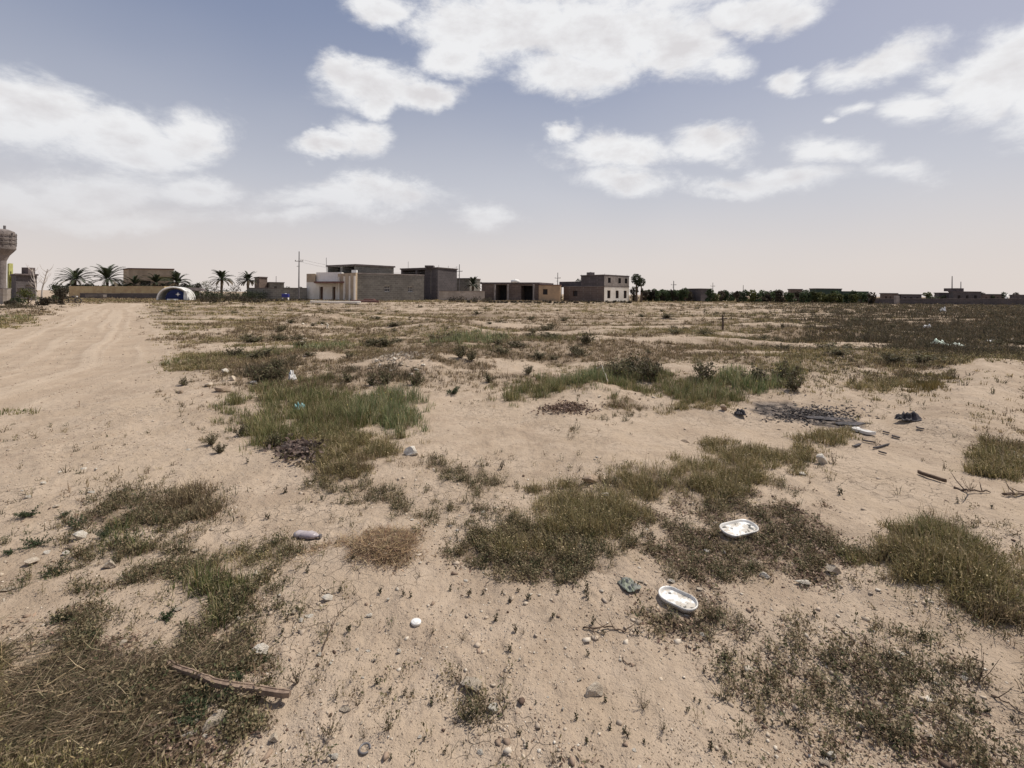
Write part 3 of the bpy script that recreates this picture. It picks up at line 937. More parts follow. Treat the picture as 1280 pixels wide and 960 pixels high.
# kind: (share of spots used, blades per tuft, height, spread m, lean, width m, name, label)
SPEC = {
    'green': (.55, 9, .17, .05, .35, .0042), 'bright': (.6, 8, .24, .05, .28, .0055),
    'olive': (.42, 10, .11, .04, .6, .0030), 'dun': (.45, 9, .11, .05, .6, .0028),
    'dark': (.42, 9, .17, .06, .6, .004), 'gold': (.5, 9, .15, .05, .4, .003),
}
clump = (sr >= 8) * 1.0 + (sr < 8) * np.clip(.18 + 1.5 * sstep(fbm(sx / .10, sy / .10, 3, 87), .40, .60), 0, 1.6)
for kind, (share, nb_, hh, spread, lean, wid) in SPEC.items():
    m = rng.uniform(0, 1, len(sx)) < scov[kind] * share * clump * (.5 + .5 * sstep(sr, 2.2, 6)) * (1 + .9 * sstep(sr, 9, 20))
    x, y, p, r_, z0 = sx[m], sy[m], PX[m], sr[m], sz_[m]
    n = len(x)
    if n == 0: continue
    edge = np.clip(scov[kind][m], .25, 1)
    tuft_h = hh * edge ** .5 * rng.uniform(.6, 1.25, n) * np.where(r_ > 14, 1 + np.clip((r_ - 14) / 45, 0, .8), 1)
    cl = fbm(x / .35, y / .35, 3, 71)
    tuft_h *= .55 + .9 * cl
    if kind == 'dark': tuft_h *= 1 + .5 * sstep(fbm(x / 1.3, y / 1.3, 2, 72), .5, .65)
    k = np.repeat(np.arange(n), nb_)
    rad_ = np.maximum(spread, 2.6 * p)[k] * np.sqrt(rng.uniform(0, 1, len(k)))
    an = rng.uniform(0, 2 * math.pi, len(k))
    bx = x[k] + rad_ * np.cos(an); by = y[k] + rad_ * np.sin(an)
    hgt_ = tuft_h[k] * rng.uniform(.45, 1.15, len(k))
    w = np.maximum(wid * rng.uniform(.6, 1.4, len(k)), .55 * p[k])
    az = an + rng.normal(0, .8, len(k))
    le = np.abs(rng.normal(lean * .6, lean * .6, len(k)))
    cv = np.abs(rng.normal(.3, .35, len(k)))
    tone = pick(kind, n)                           # tufts differ as a whole, blades a little
    cols = tone[k] * .55 + pick(kind, len(k)) * .45
    if kind in ('green', 'bright', 'olive'):
        dry = rng.uniform(0, 1, len(k)) < .10
        cols[dry] = pick('gold', int(dry.sum())) * 1.15
    parts = [blades(bx, by, z0[k] - .004, hgt_, w, le, az, cv, cols)]
    if kind in ('dark', 'dun', 'olive'):            # fine leafy twigs between the blades
        kk = np.repeat(np.arange(n), 4)
        rr_ = np.maximum(spread * 1.1, 2.6 * p)[kk]
        c = np.stack((x[kk] + rng.normal(0, .6, len(kk)) * rr_, y[kk] + rng.normal(0, .6, len(kk)) * rr_, z0[kk] + tuft_h[kk] * rng.uniform(.1, .9, len(kk))), -1)
        parts.append(leaves(c, np.maximum(.012 * rng.uniform(.6, 1.5, len(kk)), 1.3 * p[kk]), pick(kind, len(kk)), .3))
    if kind in ('green', 'bright', 'olive', 'dun'):    # dead stalks standing above the rest
        s_ = rng.uniform(0, 1, n) < .16
        q_ = int(s_.sum()); hs_ = tuft_h[s_] * rng.uniform(1.2, 1.9, q_)
        az_ = rng.uniform(0, 6.28, q_); le_ = np.abs(rng.normal(.2, .25, q_))
        st_c = np.array([(.34, .26, .16), (.22, .16, .10), (.42, .34, .22), (.12, .08, .05)])[rng.integers(0, 4, q_)]
        parts.append(blades(x[s_], y[s_], z0[s_], hs_, np.maximum(.0018, .45 * p[s_]), le_, az_, rng.uniform(0, .3, q_), st_c))
        top = np.stack((x[s_] + np.cos(az_) * np.sin(le_) * hs_, y[s_] + np.sin(az_) * np.sin(le_) * hs_, z0[s_] + hs_ * np.cos(le_) * .93), -1)
        parts.append(leaves(np.repeat(top, 2, 0) + rng.normal(0, .004, (2 * q_, 3)), np.maximum(.010, 1.1 * np.repeat(p[s_], 2)), np.repeat(st_c, 2, 0), .1, .35))
    if kind == 'bright':                             # a few pale seed heads and yellow flowers
        s_ = rng.uniform(0, 1, n) < .12
        c = np.stack((x[s_], y[s_], z0[s_] + tuft_h[s_] * 1.05), -1)
        fl = np.where(rng.uniform(0, 1, (len(c), 1)) < .5, np.array([[.55, .50, .15]]), np.array([[.40, .36, .24]]))
        parts.append(leaves(c, np.maximum(.012, 1.5 * p[s_]), fl, .5, .9))
    V, S, I, Cc = merge(parts)
    nm = {'green': 'green_grass', 'bright': 'tall_green_grass', 'olive': 'olive_grass', 'dun': 'dry_grass', 'dark': 'dark_scrub', 'gold': 'golden_grass'}[kind]
    o = np_mesh(nm, V, S, I, M['grass'], col=Cc)
    tag(o, {'green': 'mid green grass growing in patches on the sandy field', 'bright': 'tall bright green grass with pale seed heads in the thick clumps',
            'olive': 'short olive grass spread in low mats over the sand', 'dun': 'dry brown grass round the edges of the green patches',
            'dark': 'low dark brown scrub covering the far right of the field', 'gold': 'yellowish dry grass beside the sandy bank on the right'}[kind],
        'grass' if kind != 'dark' else 'scrub', kind='stuff')

# ground herbs: short stems with small leaves
hh_n = sstep(fbm(sx / .11, sy / .11, 3, 88), .33, .56) * (sr < 7) + .7 * (sr >= 7)
m = rng.uniform(0, 1, len(sx)) < scov['herb'] * .5 * hh_n * (.34 + .66 * sstep(sr, 1.7, 3.6))
x, y, p, z0 = sx[m], sy[m], PX[m], sz_[m]
n = len(x)
hh = .045 * rng.uniform(.4, 1.7, n) * np.where(sr[m] > 8, 1.5, 1)
tone = pick('herb', n)
k = np.repeat(np.arange(n), 4)
an = rng.uniform(0, 2 * math.pi, len(k)); rr_ = rng.uniform(0, .018, len(k))
stems = blades(x[k] + rr_ * np.cos(an), y[k] + rr_ * np.sin(an), z0[k] - .003, hh[k] * rng.uniform(.6, 1.4, len(k)), np.maximum(.0022, .5 * p[k]),
               np.abs(rng.normal(.5, .4, len(k))), an, rng.normal(.2, .4, len(k)), tone[k] * .9)
k = np.repeat(np.arange(n), 9)
an = rng.uniform(0, 2 * math.pi, len(k)); rr_ = np.maximum(.022, 1.6 * p[k]) * np.sqrt(rng.uniform(0, 1, len(k)))
c = np.stack((x[k] + rr_ * np.cos(an), y[k] + rr_ * np.sin(an), z0[k] + hh[k] * rng.uniform(.05, 1.0, len(k))), -1)
lv = leaves(c, np.maximum(.0125 * rng.uniform(.5, 1.5, len(k)), 1.2 * p[k]), tone[k] * .5 + pick('herb', len(k)) * .5, .35, .5)
V, S, I, Cc = merge([stems, lv])
tag(np_mesh('ground_herbs', V, S, I, M['leaf'], col=Cc), 'small brownish green herbs scattered thinly over the bare sand', 'ground cover', kind='stuff')

# litter: broken dry leaves and bits of stem lying flat
m = rng.uniform(0, 1, len(sx)) < scov['litter'] * .36 * (.45 + .55 * sstep(sr, 1.7, 3.6)) * (.35 + .65 * sstep(fbm(sx / .16, sy / .16, 3, 89), .38, .58))
x, y, p, z0 = sx[m], sy[m], PX[m], sz_[m]
n = len(x)
k = np.repeat(np.arange(n), 8)
rr_ = np.maximum(.03, 2.5 * p[k])
c = np.stack((x[k] + rng.normal(0, 1, len(k)) * rr_, y[k] + rng.normal(0, 1, len(k)) * rr_, z0[k] + rng.uniform(.001, .03, len(k)) * np.clip(scov['litter'][m][k], .2, 1)), -1)
lv = leaves(c, np.maximum(.016 * rng.uniform(.4, 1.8, len(k)), 1.3 * p[k]), pick('litter', len(k)), .55, .4)
V, S, I, Cc = lv
tag(np_mesh('plant_litter', V, S, I, M['leaf'], col=Cc), 'reddish brown dry plant litter lying round the white trays', 'ground cover', kind='stuff')


def stalks(kind, share, cnt, length, width, rise, direc=None):
    m = rng.uniform(0, 1, len(sx)) < scov[kind] * share
    x, y, p, z0 = sx[m], sy[m], PX[m], sz_[m]
    n = len(x)
    k = np.repeat(np.arange(n), cnt)
    rr_ = np.maximum(.03, 2 * p[k])
    bx = x[k] + rng.normal(0, 1, len(k)) * rr_; by = y[k] + rng.normal(0, 1, len(k)) * rr_
    az = rng.uniform(0, 2 * math.pi, len(k)) if direc is None else rng.normal(direc, .75, len(k)) + math.pi * rng.integers(0, 2, len(k))
    ln_h = length * rng.uniform(.3, 1.5, len(k))
    zz = z0[k] + rng.uniform(0, rise, len(k)) * np.clip(scov[kind][m][k], .1, 1.2)
    return blades(bx, by, zz, ln_h, np.maximum(width * rng.uniform(.6, 1.5, len(k)), .5 * p[k]), rng.normal(1.42, .16, len(k)), az, rng.normal(.1, .3, len(k)), pick(kind, len(k)))


V, S, I, Cc = stalks('straw', .8, 9, .055, .003, .016)
tag(np_mesh('straw_heap', V, S, I, M['grass'], col=Cc), 'flattened heap of dry straw on the sand left of centre', 'straw', kind='stuff')
V, S, I, Cc = merge([stalks('hay', .34, 5, .10, .0024, .035, .75), stalks('hay', .4, 5, .035, .004, .02)])
tag(np_mesh('dead_grass_mat', V, S, I, M['grass'], col=Cc), 'matted dead grass and thin stalks covering the bottom left corner', 'dead grass', kind='stuff')

# ------------------------------------------------------------------ gravel
import bmesh
ico = bpy.data.meshes.new('tmp')
bm = bmesh.new(); bmesh.ops.create_icosphere(bm, subdivisions=1, radius=1.0)
bpy.data.meshes.remove(ico)
bm.verts.ensure_lookup_table()
IV = np.array([v.co[:] for v in bm.verts]); IF = np.array([[v.index for v in f.verts] for f in bm.faces])
bm.free()
nst = 85000
u = rng.uniform(-300, 1580, nst); v = 378 + 700 * rng.uniform(0, 1, nst) ** .8
x, y = uv_ground(u, v)
gq = sstep(fbm(x / 1.2, y / 1.2, 4, 95), .46, .62) * .8 + .2
gq = gq * np.where((u < 420), 1.2, .5)
gq *= 1 - .55 * road_mask(x, y)
m = rng.uniform(0, 1, nst) < gq * .8
x, y, v = x[m], y[m], v[m]
n = len(x)
pp = np.hypot(np.hypot(x, y), CAM_H) / F_PX
size = np.maximum(.0026 * (1 / np.maximum(rng.uniform(0, 1, n), .006)) ** .38, .0018)
size = np.minimum(np.maximum(size, .55 * pp * rng.uniform(.6, 1.3, n)), .03)
sc3 = size[:, None] * np.stack((rng.uniform(.7, 1.4, n), rng.uniform(.7, 1.2, n), rng.uniform(.4, .8, n)), -1)
jit = 1 + rng.uniform(-.58, .35, (n, len(IV), 1))
VV = IV[None] * jit * sc3[:, None, :]
q = rng.uniform(0, 2 * math.pi, n)
cx, sx_ = np.cos(q)[:, None], np.sin(q)[:, None]
VX = VV[..., 0] * cx - VV[..., 1] * sx_; VY = VV[..., 0] * sx_ + VV[..., 1] * cx
VV = np.stack((VX + x[:, None], VY + y[:, None], VV[..., 2] + (height(x, y) + size * .2)[:, None]), -1).reshape(-1, 3)
idx = (IF[None] + (np.arange(n) * len(IV))[:, None, None]).reshape(-1)
gp = np.array([(.52, .45, .36), (.42, .34, .26), (.62, .56, .47), (.30, .22, .16), (.46, .38, .29), (.12, .08, .06)])
gc = gp[rng.choice(6, n, p=[.20, .28, .02, .20, .22, .08])] * rng.uniform(.85, 1.15, (n, 1))
tag(np_mesh('gravel', VV, np.full(len(IF) * n, 3), idx, M['gravel'], col=np.repeat(gc, len(IV), 0)),
    'small pale and brown stones strewn over the sandy soil', 'gravel', kind='stuff')

# crumbs of dead leaf and dark clods over the open soil
nb = 46000
u = rng.uniform(-200, 1480, nb); v = 385 + 660 * rng.uniform(0, 1, nb) ** .8
x, y = uv_ground(u, v)
m = rng.uniform(0, 1, nb) < .25 + .75 * sstep(fbm(x / .5, y / .5, 3, 99), .42, .6)
x, y = x[m], y[m]; n = len(x)
pp = np.hypot(np.hypot(x, y), CAM_H) / F_PX
c = np.stack((x, y, height(x, y) + .002), -1)
cc = np.array([(.10, .07, .045), (.07, .05, .03), (.16, .11, .07), (.30, .23, .15), (.12, .10, .05)])[rng.integers(0, 5, n)]
V, S, I, Cc = leaves(c, np.maximum(rng.uniform(.003, .009, n), .8 * pp * rng.uniform(.5, 1.2, n)), cc, .6, .5)
tag(np_mesh('leaf_crumbs', V, S, I, M['leaf'], col=Cc), 'fine dark crumbs of dead leaf sprinkled over the bare soil', 'ground cover', kind='stuff')


LANDMARKS = [(130, 386, 'the far end of the dirt track'), (225, 376, 'the arched tent'), (357, 374, 'the dark blue tank'), (373, 370, 'the tallest utility pole'), (410, 378, 'the cream fronted house'), (487, 378, 'the grey house side wall'),
             (550, 378, 'the dark two storey house'), (605, 377, 'the pale boundary wall end'), (645, 378, 'the porch house'), (755, 378, 'the pale ended two storey house'), (798, 376, 'the round crowned tree'), (873, 374, 'the small flat brown house'), (995, 372, 'the ruined brown house'),
             (1050, 378, 'the long green shed'), (1121, 380, 'the pale gate pillar'), (1196, 381, 'the two tall masts'), (1258, 380, 'the white parked vehicles'), (903, 405, 'the lone field post'), (590, 428, 'the tall green band'), (760, 472, 'the dark green clump'),
             (930, 482, 'the green band by the burnt patch'), (500, 458, 'the rubble heap'), (400, 405, 'the small stone heap'), (1185, 433, 'the pale green sheet'), (1158, 411, 'the white bag'), (1179, 391, 'the farthest white bag'), (1110, 487, 'the long olive mat by the bank'), (281, 489, 'the earth block'),
             (326, 473, 'the shrub with a white scrap'), (1010, 520, 'the burnt patch'), (847, 750, 'the lower tray'), (922, 663, 'the upper tray'), (465, 687, 'the straw heap'), (520, 780, 'the white cap'), (588, 857, 'the largest pale stone'), (300, 872, 'the broken plank'),
             (740, 603, 'the flat tan slab'), (1190, 720, 'the right hand grass clump'), (742, 867, 'the brown sided stone'), (410, 530, 'the big grass clump'), (385, 671, 'the crushed bottle'), (785, 729, 'the crushed packet'), (1041, 716, 'the yellowish stone'), (1136, 885, 'the long dark twig'), (600, 940, 'the pale stone at the bottom edge'),
             (1224, 840, 'the tall thin sprig'), (1165, 599, 'the straight dark stick'), (708, 513, 'the reddish brown chaff'), (374, 571, 'the purplish heap')]


def near(u, v):
    # words that place a spot beside the closest thing one can find
    best = min(LANDMARKS, key=lambda l: abs(l[0] - u) + (3.0 if v < 470 else 1.3) * abs(l[1] - v))
    du, dv = u - best[0], v - best[1]
    k = 3.0 if v < 470 else 1.0
    side = ('right of' if du > 0 else 'left of') if abs(du) > abs(dv) * k else ('in front of' if dv > 0 else 'behind')
    far_ = abs(du) + abs(dv) * k
    return ('close by, ' if far_ < 22 else '' if far_ < 60 else 'well ') + side + ' ' + best[2]


# ------------------------------------------------------------------ buildings
LAST_U = [640]


def P2(u, Y):
    LAST_U[0] = u
    p = at(u, HORIZON, Y); return Vector((p.x, p.y))


def Z(v, Y, u=None):
    # height of what shows at picture row v, at distance Y, on the column last asked for
    return at(LAST_U[0] if u is None else u, v, Y).z


def wall_run(mb, A, B, z0, z1, holes=(), depth=.3):
    """outer face from A to B (seen with A on the left) with real openings; returns frames for the panes"""
    d = (B - A); Lw = d.length; d /= Lw
    nrm = Vector((d.y, -d.x))                 # towards the viewer
    hs = sorted([(a * Lw, b * Lw, z0 + c * (z1 - z0), z0 + e * (z1 - z0)) for (a, b, c, e) in holes])
    xs = sorted({0.0, Lw, *[h[0] for h in hs], *[h[1] for h in hs]})
    zs = sorted({z0, z1, *[h[2] for h in hs], *[h[3] for h in hs]})
    pt = lambda s, z, k=0.0: (A.x + d.x * s - nrm.x * k, A.y + d.y * s - nrm.y * k, z)
    for i in range(len(xs) - 1):
        for j in range(len(zs) - 1):
            cx, cz = (xs[i] + xs[i + 1]) / 2, (zs[j] + zs[j + 1]) / 2
            if any(h[0] < cx < h[1] and h[2] < cz < h[3] for h in hs): continue
            mb.add([pt(xs[i], zs[j]), pt(xs[i + 1], zs[j]), pt(xs[i + 1], zs[j + 1]), pt(xs[i], zs[j + 1])], [(0, 1, 2, 3)])
    fr = []
    for h in hs:
        a = [pt(h[0], h[2]), pt(h[1], h[2]), pt(h[1], h[3]), pt(h[0], h[3])]
        b = [pt(h[0], h[2], depth), pt(h[1], h[2], depth), pt(h[1], h[3], depth), pt(h[0], h[3], depth)]
        mb.add(a + b, [(0, 4, 5, 1), (1, 5, 6, 2), (2, 6, 7, 3), (3, 7, 4, 0)])
        fr.append((b, a, d, nrm))
    return fr


def shell(name, pL, pC, pR, z0, z1, mat, parent, hl=(), hr=(), hb=(), depth=.3, top=True):
    """walls of a four-cornered volume seen at its front corner pC"""
    pB = pL + pR - pC
    mb = MB()
    f1 = wall_run(mb, pL, pC, z0, z1, hl, depth)
    f2 = wall_run(mb, pC, pR, z0, z1, hr, depth)
    wall_run(mb, pR, pB, z0, z1); wall_run(mb, pB, pL, z0, z1)
    if top:
        mb.add([(p.x, p.y, z1) for p in (pL, pC, pR, pB)], [(0, 1, 2, 3)])
    mb.build(name, mat, parent)
    return f1, f2


def pane(fr, name, mat, parent, frame_mat=None, frame_name='frame', bars=0, lit=None):
    b, a, d, nr = fr
    mb = MB(); mb.add(b, [(0, 1, 2, 3)])
    o = mb.build(name, mat, parent)
    if frame_mat:
        w = Vector(b[1]) - Vector(b[0]); h = Vector(b[3]) - Vector(b[0]); n3 = Vector((nr.x, nr.y, 0)) * .06
        m2 = MB()
        O = Vector(b[0]); t_ = .09

        def bar(s0, s1, q0, q1):
            e = w.normalized(); k = [O + e * s0, O + e * s1]
            lo, hi = [p + Vector((0, 0, q0)) for p in k], [p + Vector((0, 0, q1)) for p in k]
            fr_ = [lo[0], lo[1], hi[1], hi[0]]
            m2.add([tuple(p + n3) for p in fr_] + [tuple(p + n3 * .1) for p in fr_], [(0, 1, 2, 3), (0, 4, 5, 1), (1, 5, 6, 2), (2, 6, 7, 3), (3, 7, 4, 0)])
        Wd, Hd = w.length, h.length
        bar(0, t_, 0, Hd); bar(Wd - t_, Wd, 0, Hd); bar(t_, Wd - t_, 0, t_); bar(t_, Wd - t_, Hd - t_, Hd)
        for q in range(bars):
            s = Wd * (q + 1) / (bars + 1); bar(s - .03, s + .03, t_, Hd - t_)
        if bars: bar(t_, Wd - t_, Hd * .55 - .03, Hd * .55 + .03)
        m2.build(frame_name, frame_mat, o)
    return o


def slab(name, pL, pC, pR, z0, z1, mat, parent, over=.2):
    pB = pL + pR - pC
    c = (pL + pR) / 2
    q = [c + (p - c) * (1 + over / (p - c).length) for p in (pL, pC, pR, pB)]
    return MB().prism([(p.x, p.y) for p in q], z0, z1).build(name, mat, parent)


def root_at(p, name, label, cat, group=None):
    # parts are built in world coordinates, so the thing's own origin stays at the world's
    return empty(name, (0, 0, 0), 0, label, cat, group)


GB = -0.6      # how deep walls go below the field

# --- house with white front and grey block side
h1 = root_at(None, 'village_house', 'grey block house with a cream front, porch canopy and white grilled windows', 'house')
C, Rr, Lf = P2(445, 84), P2(530, 91), P2(423, 90)
zt = Z(342, 84)
q = Z(376, 84)
f1, f2 = shell('wall', Lf, C, Rr, GB, zt, M['block_grey'], h1, hr=[(.40, .48, .42, .62), (.75, .83, .42, .60)])
for f in f2: pane(f, 'window', M['void'], h1, M['enamel'], 'window_grille', 2)
slab('roof', Lf, C, Rr, zt, zt + .22, M['concrete_pale'], h1, .1)
# tan corner block with pilasters
a, b, c = P2(422, 89.6), P2(444.4, 83.2), P2(446.6, 83.9)
shell('corner_block', a, b, c, GB, Z(341, 84), M['tan_wall'], h1)
for s in (.10, .42, .72, .97):
    p = a + (b - a) * s; w = (b - a).normalized() * .28; nn = Vector((w.y, -w.x)).normalized() * .18
    MB().prism([(p.x - w.x, p.y - w.y), (p.x + nn.x - w.x, p.y + nn.y - w.y), (p.x + nn.x + w.x, p.y + nn.y + w.y), (p.x + w.x, p.y + w.y)][::-1], GB, Z(345, 84)).build('pilaster', M['cream'], h1)
# cream front
a, b, c = P2(383, 93), P2(422.5, 90.2), P2(445, 97)
f1, f2 = shell('front_wall', a, b, c, GB, Z(353, 91), M['cream'], h1, hl=[(.42, .53, .09, .78), (.82, .92, .09, .78)], depth=.35)
for f in f1: pane(f, 'door', M['door'], h1)
shell('front_tower', P2(383, 93.2), P2(394, 92.4), P2(396, 98), Z(353, 91), Z(342, 92), M['tan_wall'], h1)
shell('terrace_wall', P2(395, 93), P2(427, 91), P2(432, 97), Z(353, 91), Z(340.5, 92), M['white_wall'], h1)
MB().prism([tuple(P2(u, Y)) for u, Y in ((392, 89.2), (430, 86.6), (431, 90), (394, 92.3))], Z(353.6, 88), Z(351.6, 88)).build('porch_canopy', M['brown_slab'], h1)
# upper storey
a, b, c = P2(409, 99), P2(445, 94), P2(492, 100)
f1, f2 = shell('upper_wall', a, b, c, zt - 1, Z(332.5, 94), M['block_grey'], h1, hl=[(.04, .46, .42, .97), (.54, .94, .42, .97)], depth=2.2)
for f in f1: pane(f, 'window', M['void'], h1)
slab('upper_roof', a, b, c, Z(332.5, 94), Z(330.5, 94), M['slab'], h1, .35)
MB().box(-.5, -.3, 0, .5, .3, .9, 0, (P2(443, 90).x, 90, Z(343.3, 90))).build('roof_box', M['tank'], h1)
MB().tube([(P2(408, 93).x, 93, Z(342, 93)), (P2(407.5, 93).x, 93, Z(322, 93))], .05).build('aerial', M['metal'], h1)

# --- dark two storey house
h2 = root_at(None, 'village_house', 'dark brown two storey block house just right of the grey one', 'house')
C, Rr, Lf = P2(547, 103), P2(571, 109), P2(531, 108)
f1, f2 = shell('wall', Lf, C, Rr, GB, Z(335, 103), M['block_dark'], h2, hl=[(.42, .50, .25, .95)], hr=[(.25, .5, .28, .33)], depth=.12)
for f in f1: pane(f, 'pale_column', M['concrete_pale'], h2)
for f in f2: pane(f, 'vent', M['void'], h2)
slab('roof', Lf, C, Rr, Z(335, 103), Z(333.8, 103), M['slab'], h2, .3)
a, b, c = P2(501, 112), P2(534, 107), P2(540, 113)
f1, f2 = shell('side_wing', a, b, c, GB, Z(336.5, 109), M['block_dark'], h2, hl=[(.05, .56, .78, .97), (.62, .95, .78, .97)], depth=1.2)
for f in f1: pane(f, 'window', M['void'], h2)
slab('wing_roof', a, b, c, Z(336.5, 109), Z(335, 109), M['slab'], h2, .3)
MB().box(-1, -1, 0, 1, 1, .45, 0, (P2(537, 106).x, 106, Z(333.8, 104))).build('roof_hatch', M['slab'], h2)
MB().tube([(P2(510, 108).x, 108, Z(335, 108)), (P2(510, 108).x, 108, Z(327, 108))], .04).build('aerial', M['metal'], h2)

for u_, Y_ in ((548, 104), (560, 107), (570, 109.5), (533, 108)):
    MB().tube([(P2(u_, Y_).x, Y_, Z(334, 104)), (P2(u_, Y_).x + .05, Y_, Z(331.3, 104))], .035, 4).build('rebar', M['metal'], h2)
h2b = root_at(None, 'low_outbuilding', 'low grey outbuilding with a pale post behind the palm and long pale wall', 'outbuilding')
f1, f2 = shell('wall', P2(567, 118), P2(587, 116), P2(600, 122), GB, Z(349, 117), M['block_grey'], h2b, hl=[(.1, .2, .1, .95)], depth=.1)
for f in f1: pane(f, 'pale_post', M['concrete_pale'], h2b)
slab('roof', P2(567, 118), P2(587, 116), P2(600, 122), Z(349, 117), Z(347.8, 117), M['slab'], h2b, .2)


def long_wall(label, pts, vt, mat, th=.3, name='boundary_wall', group=None, copes=True):
    """free-standing wall through (u, Y) points with a coping"""
    r = root_at(None, name, label, 'wall', group)
    for (u0, y0), (u1, y1) in zip(pts[:-1], pts[1:]):
        A, B = P2(u0, y0), P2(u1, y1)
        d = (B - A).normalized(); n = Vector((-d.y, d.x)) * th
        ztop = Z(vt, (y0 + y1) / 2)
        MB().prism([tuple(A), tuple(B), tuple(B + n), tuple(A + n)], GB, ztop).build('wall_panel', mat, r)
        if copes:
            m_ = n * .25
            MB().prism([tuple(A - m_), tuple(B - m_), tuple(B + n + m_), tuple(A + n + m_)], ztop + .003, ztop + .12).build('coping', M['concrete'], r)
    return r


long_wall('pale block boundary wall between the dark house and the porch house', [(549, 98), (578, 98), (606, 99)], 364.2, M['block_pale'])

# --- porch house
h3 = root_at(None, 'porch_house', 'long low brown house with open dark porches and an ochre end', 'house')
a, b, c = P2(602, 103), P2(673, 99), P2(690, 106)
zt = Z(355.5, 100)
f1, f2 = shell('wall', a, b, c, GB, zt, M['block_brown'], h3, hl=[(.26, .45, .14, .96), (.70, .94, .14, .92)], depth=3.0)
for f in f1: pane(f, 'porch_opening', M['void'], h3)
slab('roof', a, b, c, zt, Z(353.3, 100), M['slab'], h3, .35)
for u in (618.5, 635, 667):
    Y = 102.6 - (u - 602) * .056
    MB().lathe([(.2, GB), (.2, zt - GB - .01 + GB)], 10, (P2(u, Y - .5).x, Y - .5, 0)).build('column', M['concrete_pale'], h3)
a, b, c = P2(673.3, 98.6), P2(700, 98), P2(702, 104)
f1, f2 = shell('ochre_wing', a, b, c, GB, Z(356.8, 98), M['orange_wall'], h3, hl=[(.2, .42, .50, .80)], depth=.25)
for f in f1: pane(f, 'window', M['void'], h3, M['door'], 'window_frame')
slab('wing_roof', a, b, c, Z(356.8, 98), Z(355.8, 98), M['brown_slab'], h3, .15)
tk = root_at(None, 'water_tank', 'small white water tank on the roof of the porch house', 'water tank')
MB().lathe([(.95, 0), (1.0, .1), (1.0, .45), (.8, .62), (.25, .7), (.25, .8)], 14, (P2(644, 101).x, 101, Z(353.3, 101))).build('tank_body', M['tank'], tk, True)

# --- two storey house in the middle right
h4 = root_at(None, 'village_house', 'two storey block house with a pale narrow end wall and two rows of windows', 'house')
a, b, c = P2(704.5, 101), P2(755, 93), P2(786, 99)
zm, zt = Z(358.5, 93), Z(344.5, 93)
f1, f2 = shell('lower_wall', a, b, c, GB, zm, M['block_brown'], h4, hl=[(.24, .36, .45, .78)], hr=[(.12, .24, .36, .80), (.45, .57, .36, .80), (.78, .90, .36, .80)])
for f in f1 + f2: pane(f, 'window', M['void'], h4, M['door'], 'window_frame')
qq = (c - b).normalized(); nn = Vector((qq.y, -qq.x)) * .05
b2 = P2(726, 97.6)
f1, f2 = shell('upper_wall', b2, b, c, zm + .18, zt, M['block_dark'], h4, hr=[(.14, .25, .30, .82), (.55, .66, .30, .82), (.82, .93, .30, .82)])
for f in f2: pane(f, 'window', M['void'], h4)
# plastered pale skin on the end wall
for (z0, z1, hh_, m_, nm) in ((GB, zm - .02, [(.12, .24, .36, .80), (.45, .57, .36, .80), (.78, .90, .36, .80)], M['cream'], 'lower_plaster'), (zm + .2, zt - .05, [(.14, .25, .30, .82), (.55, .66, .30, .82), (.82, .93, .30, .82)], M['concrete_pale'], 'upper_plaster')):
    mb = MB(); wall_run(mb, b + nn, c + nn, z0, z1, hh_, .05); mb.build(nm, m_, h4)
slab('floor_slab', a, b, c, zm, zm + .18, M['concrete'], h4, .12)
slab('roof', b2, b, c, zt, zt + .2, M['slab'], h4, .15)
shell('stair_room', P2(699, 104), P2(727, 100), P2(735, 106), zm, Z(352, 101), M['block_dark'], h4)

for u_, Y_ in ((727, 98), (756, 94), (770, 97), (784, 99.5)):
    MB().tube([(P2(u_, Y_).x, Y_ + .4, Z(344, 94)), (P2(u_, Y_).x + .06, Y_ + .4, Z(341.6, 94))], .03, 4).build('rebar', M['metal'], h4)
rt = root_at(None, 'water_tank', 'square grey tank on the roof of the two storey pale ended house', 'water tank')
MB().box(-.8, -.6, 0, .8, .6, .7, 0, (P2(738, 101).x, 101, Z(344.5, 95) + .25)).build('tank_body', M['concrete'], rt)
MB().lathe([(.25, 0), (.25, .06), (.1, .1)], 12, (P2(738, 101).x, 101, Z(344.5, 95) + .953)).build('lid', M['metal'], rt)
# --- house with olive lower part behind the yellow bank
h5 = root_at(None, 'village_house', 'flat roofed brown house behind the yellow earth bank on the left', 'house')
a, b, c = P2(154, 124), P2(161, 118), P2(217, 120)
f1, f2 = shell('wall', a, b, c, GB, Z(336.8, 118), M['tan_wall'], h5, hr=[(.22, .48, .10, .62), (.60, .98, .62, .76)], depth=.6)
pane(f2[0], 'porch_opening', M['void'], h5); pane(f2[1], 'balcony_band', plain('olive_plaster', (.40, .40, .22), (.3, .3, .16), 1, .9, .3, 5), h5)
slab('roof', a, b, c, Z(336.8, 118), Z(335.4, 118), M['brown_slab'], h5, .25)
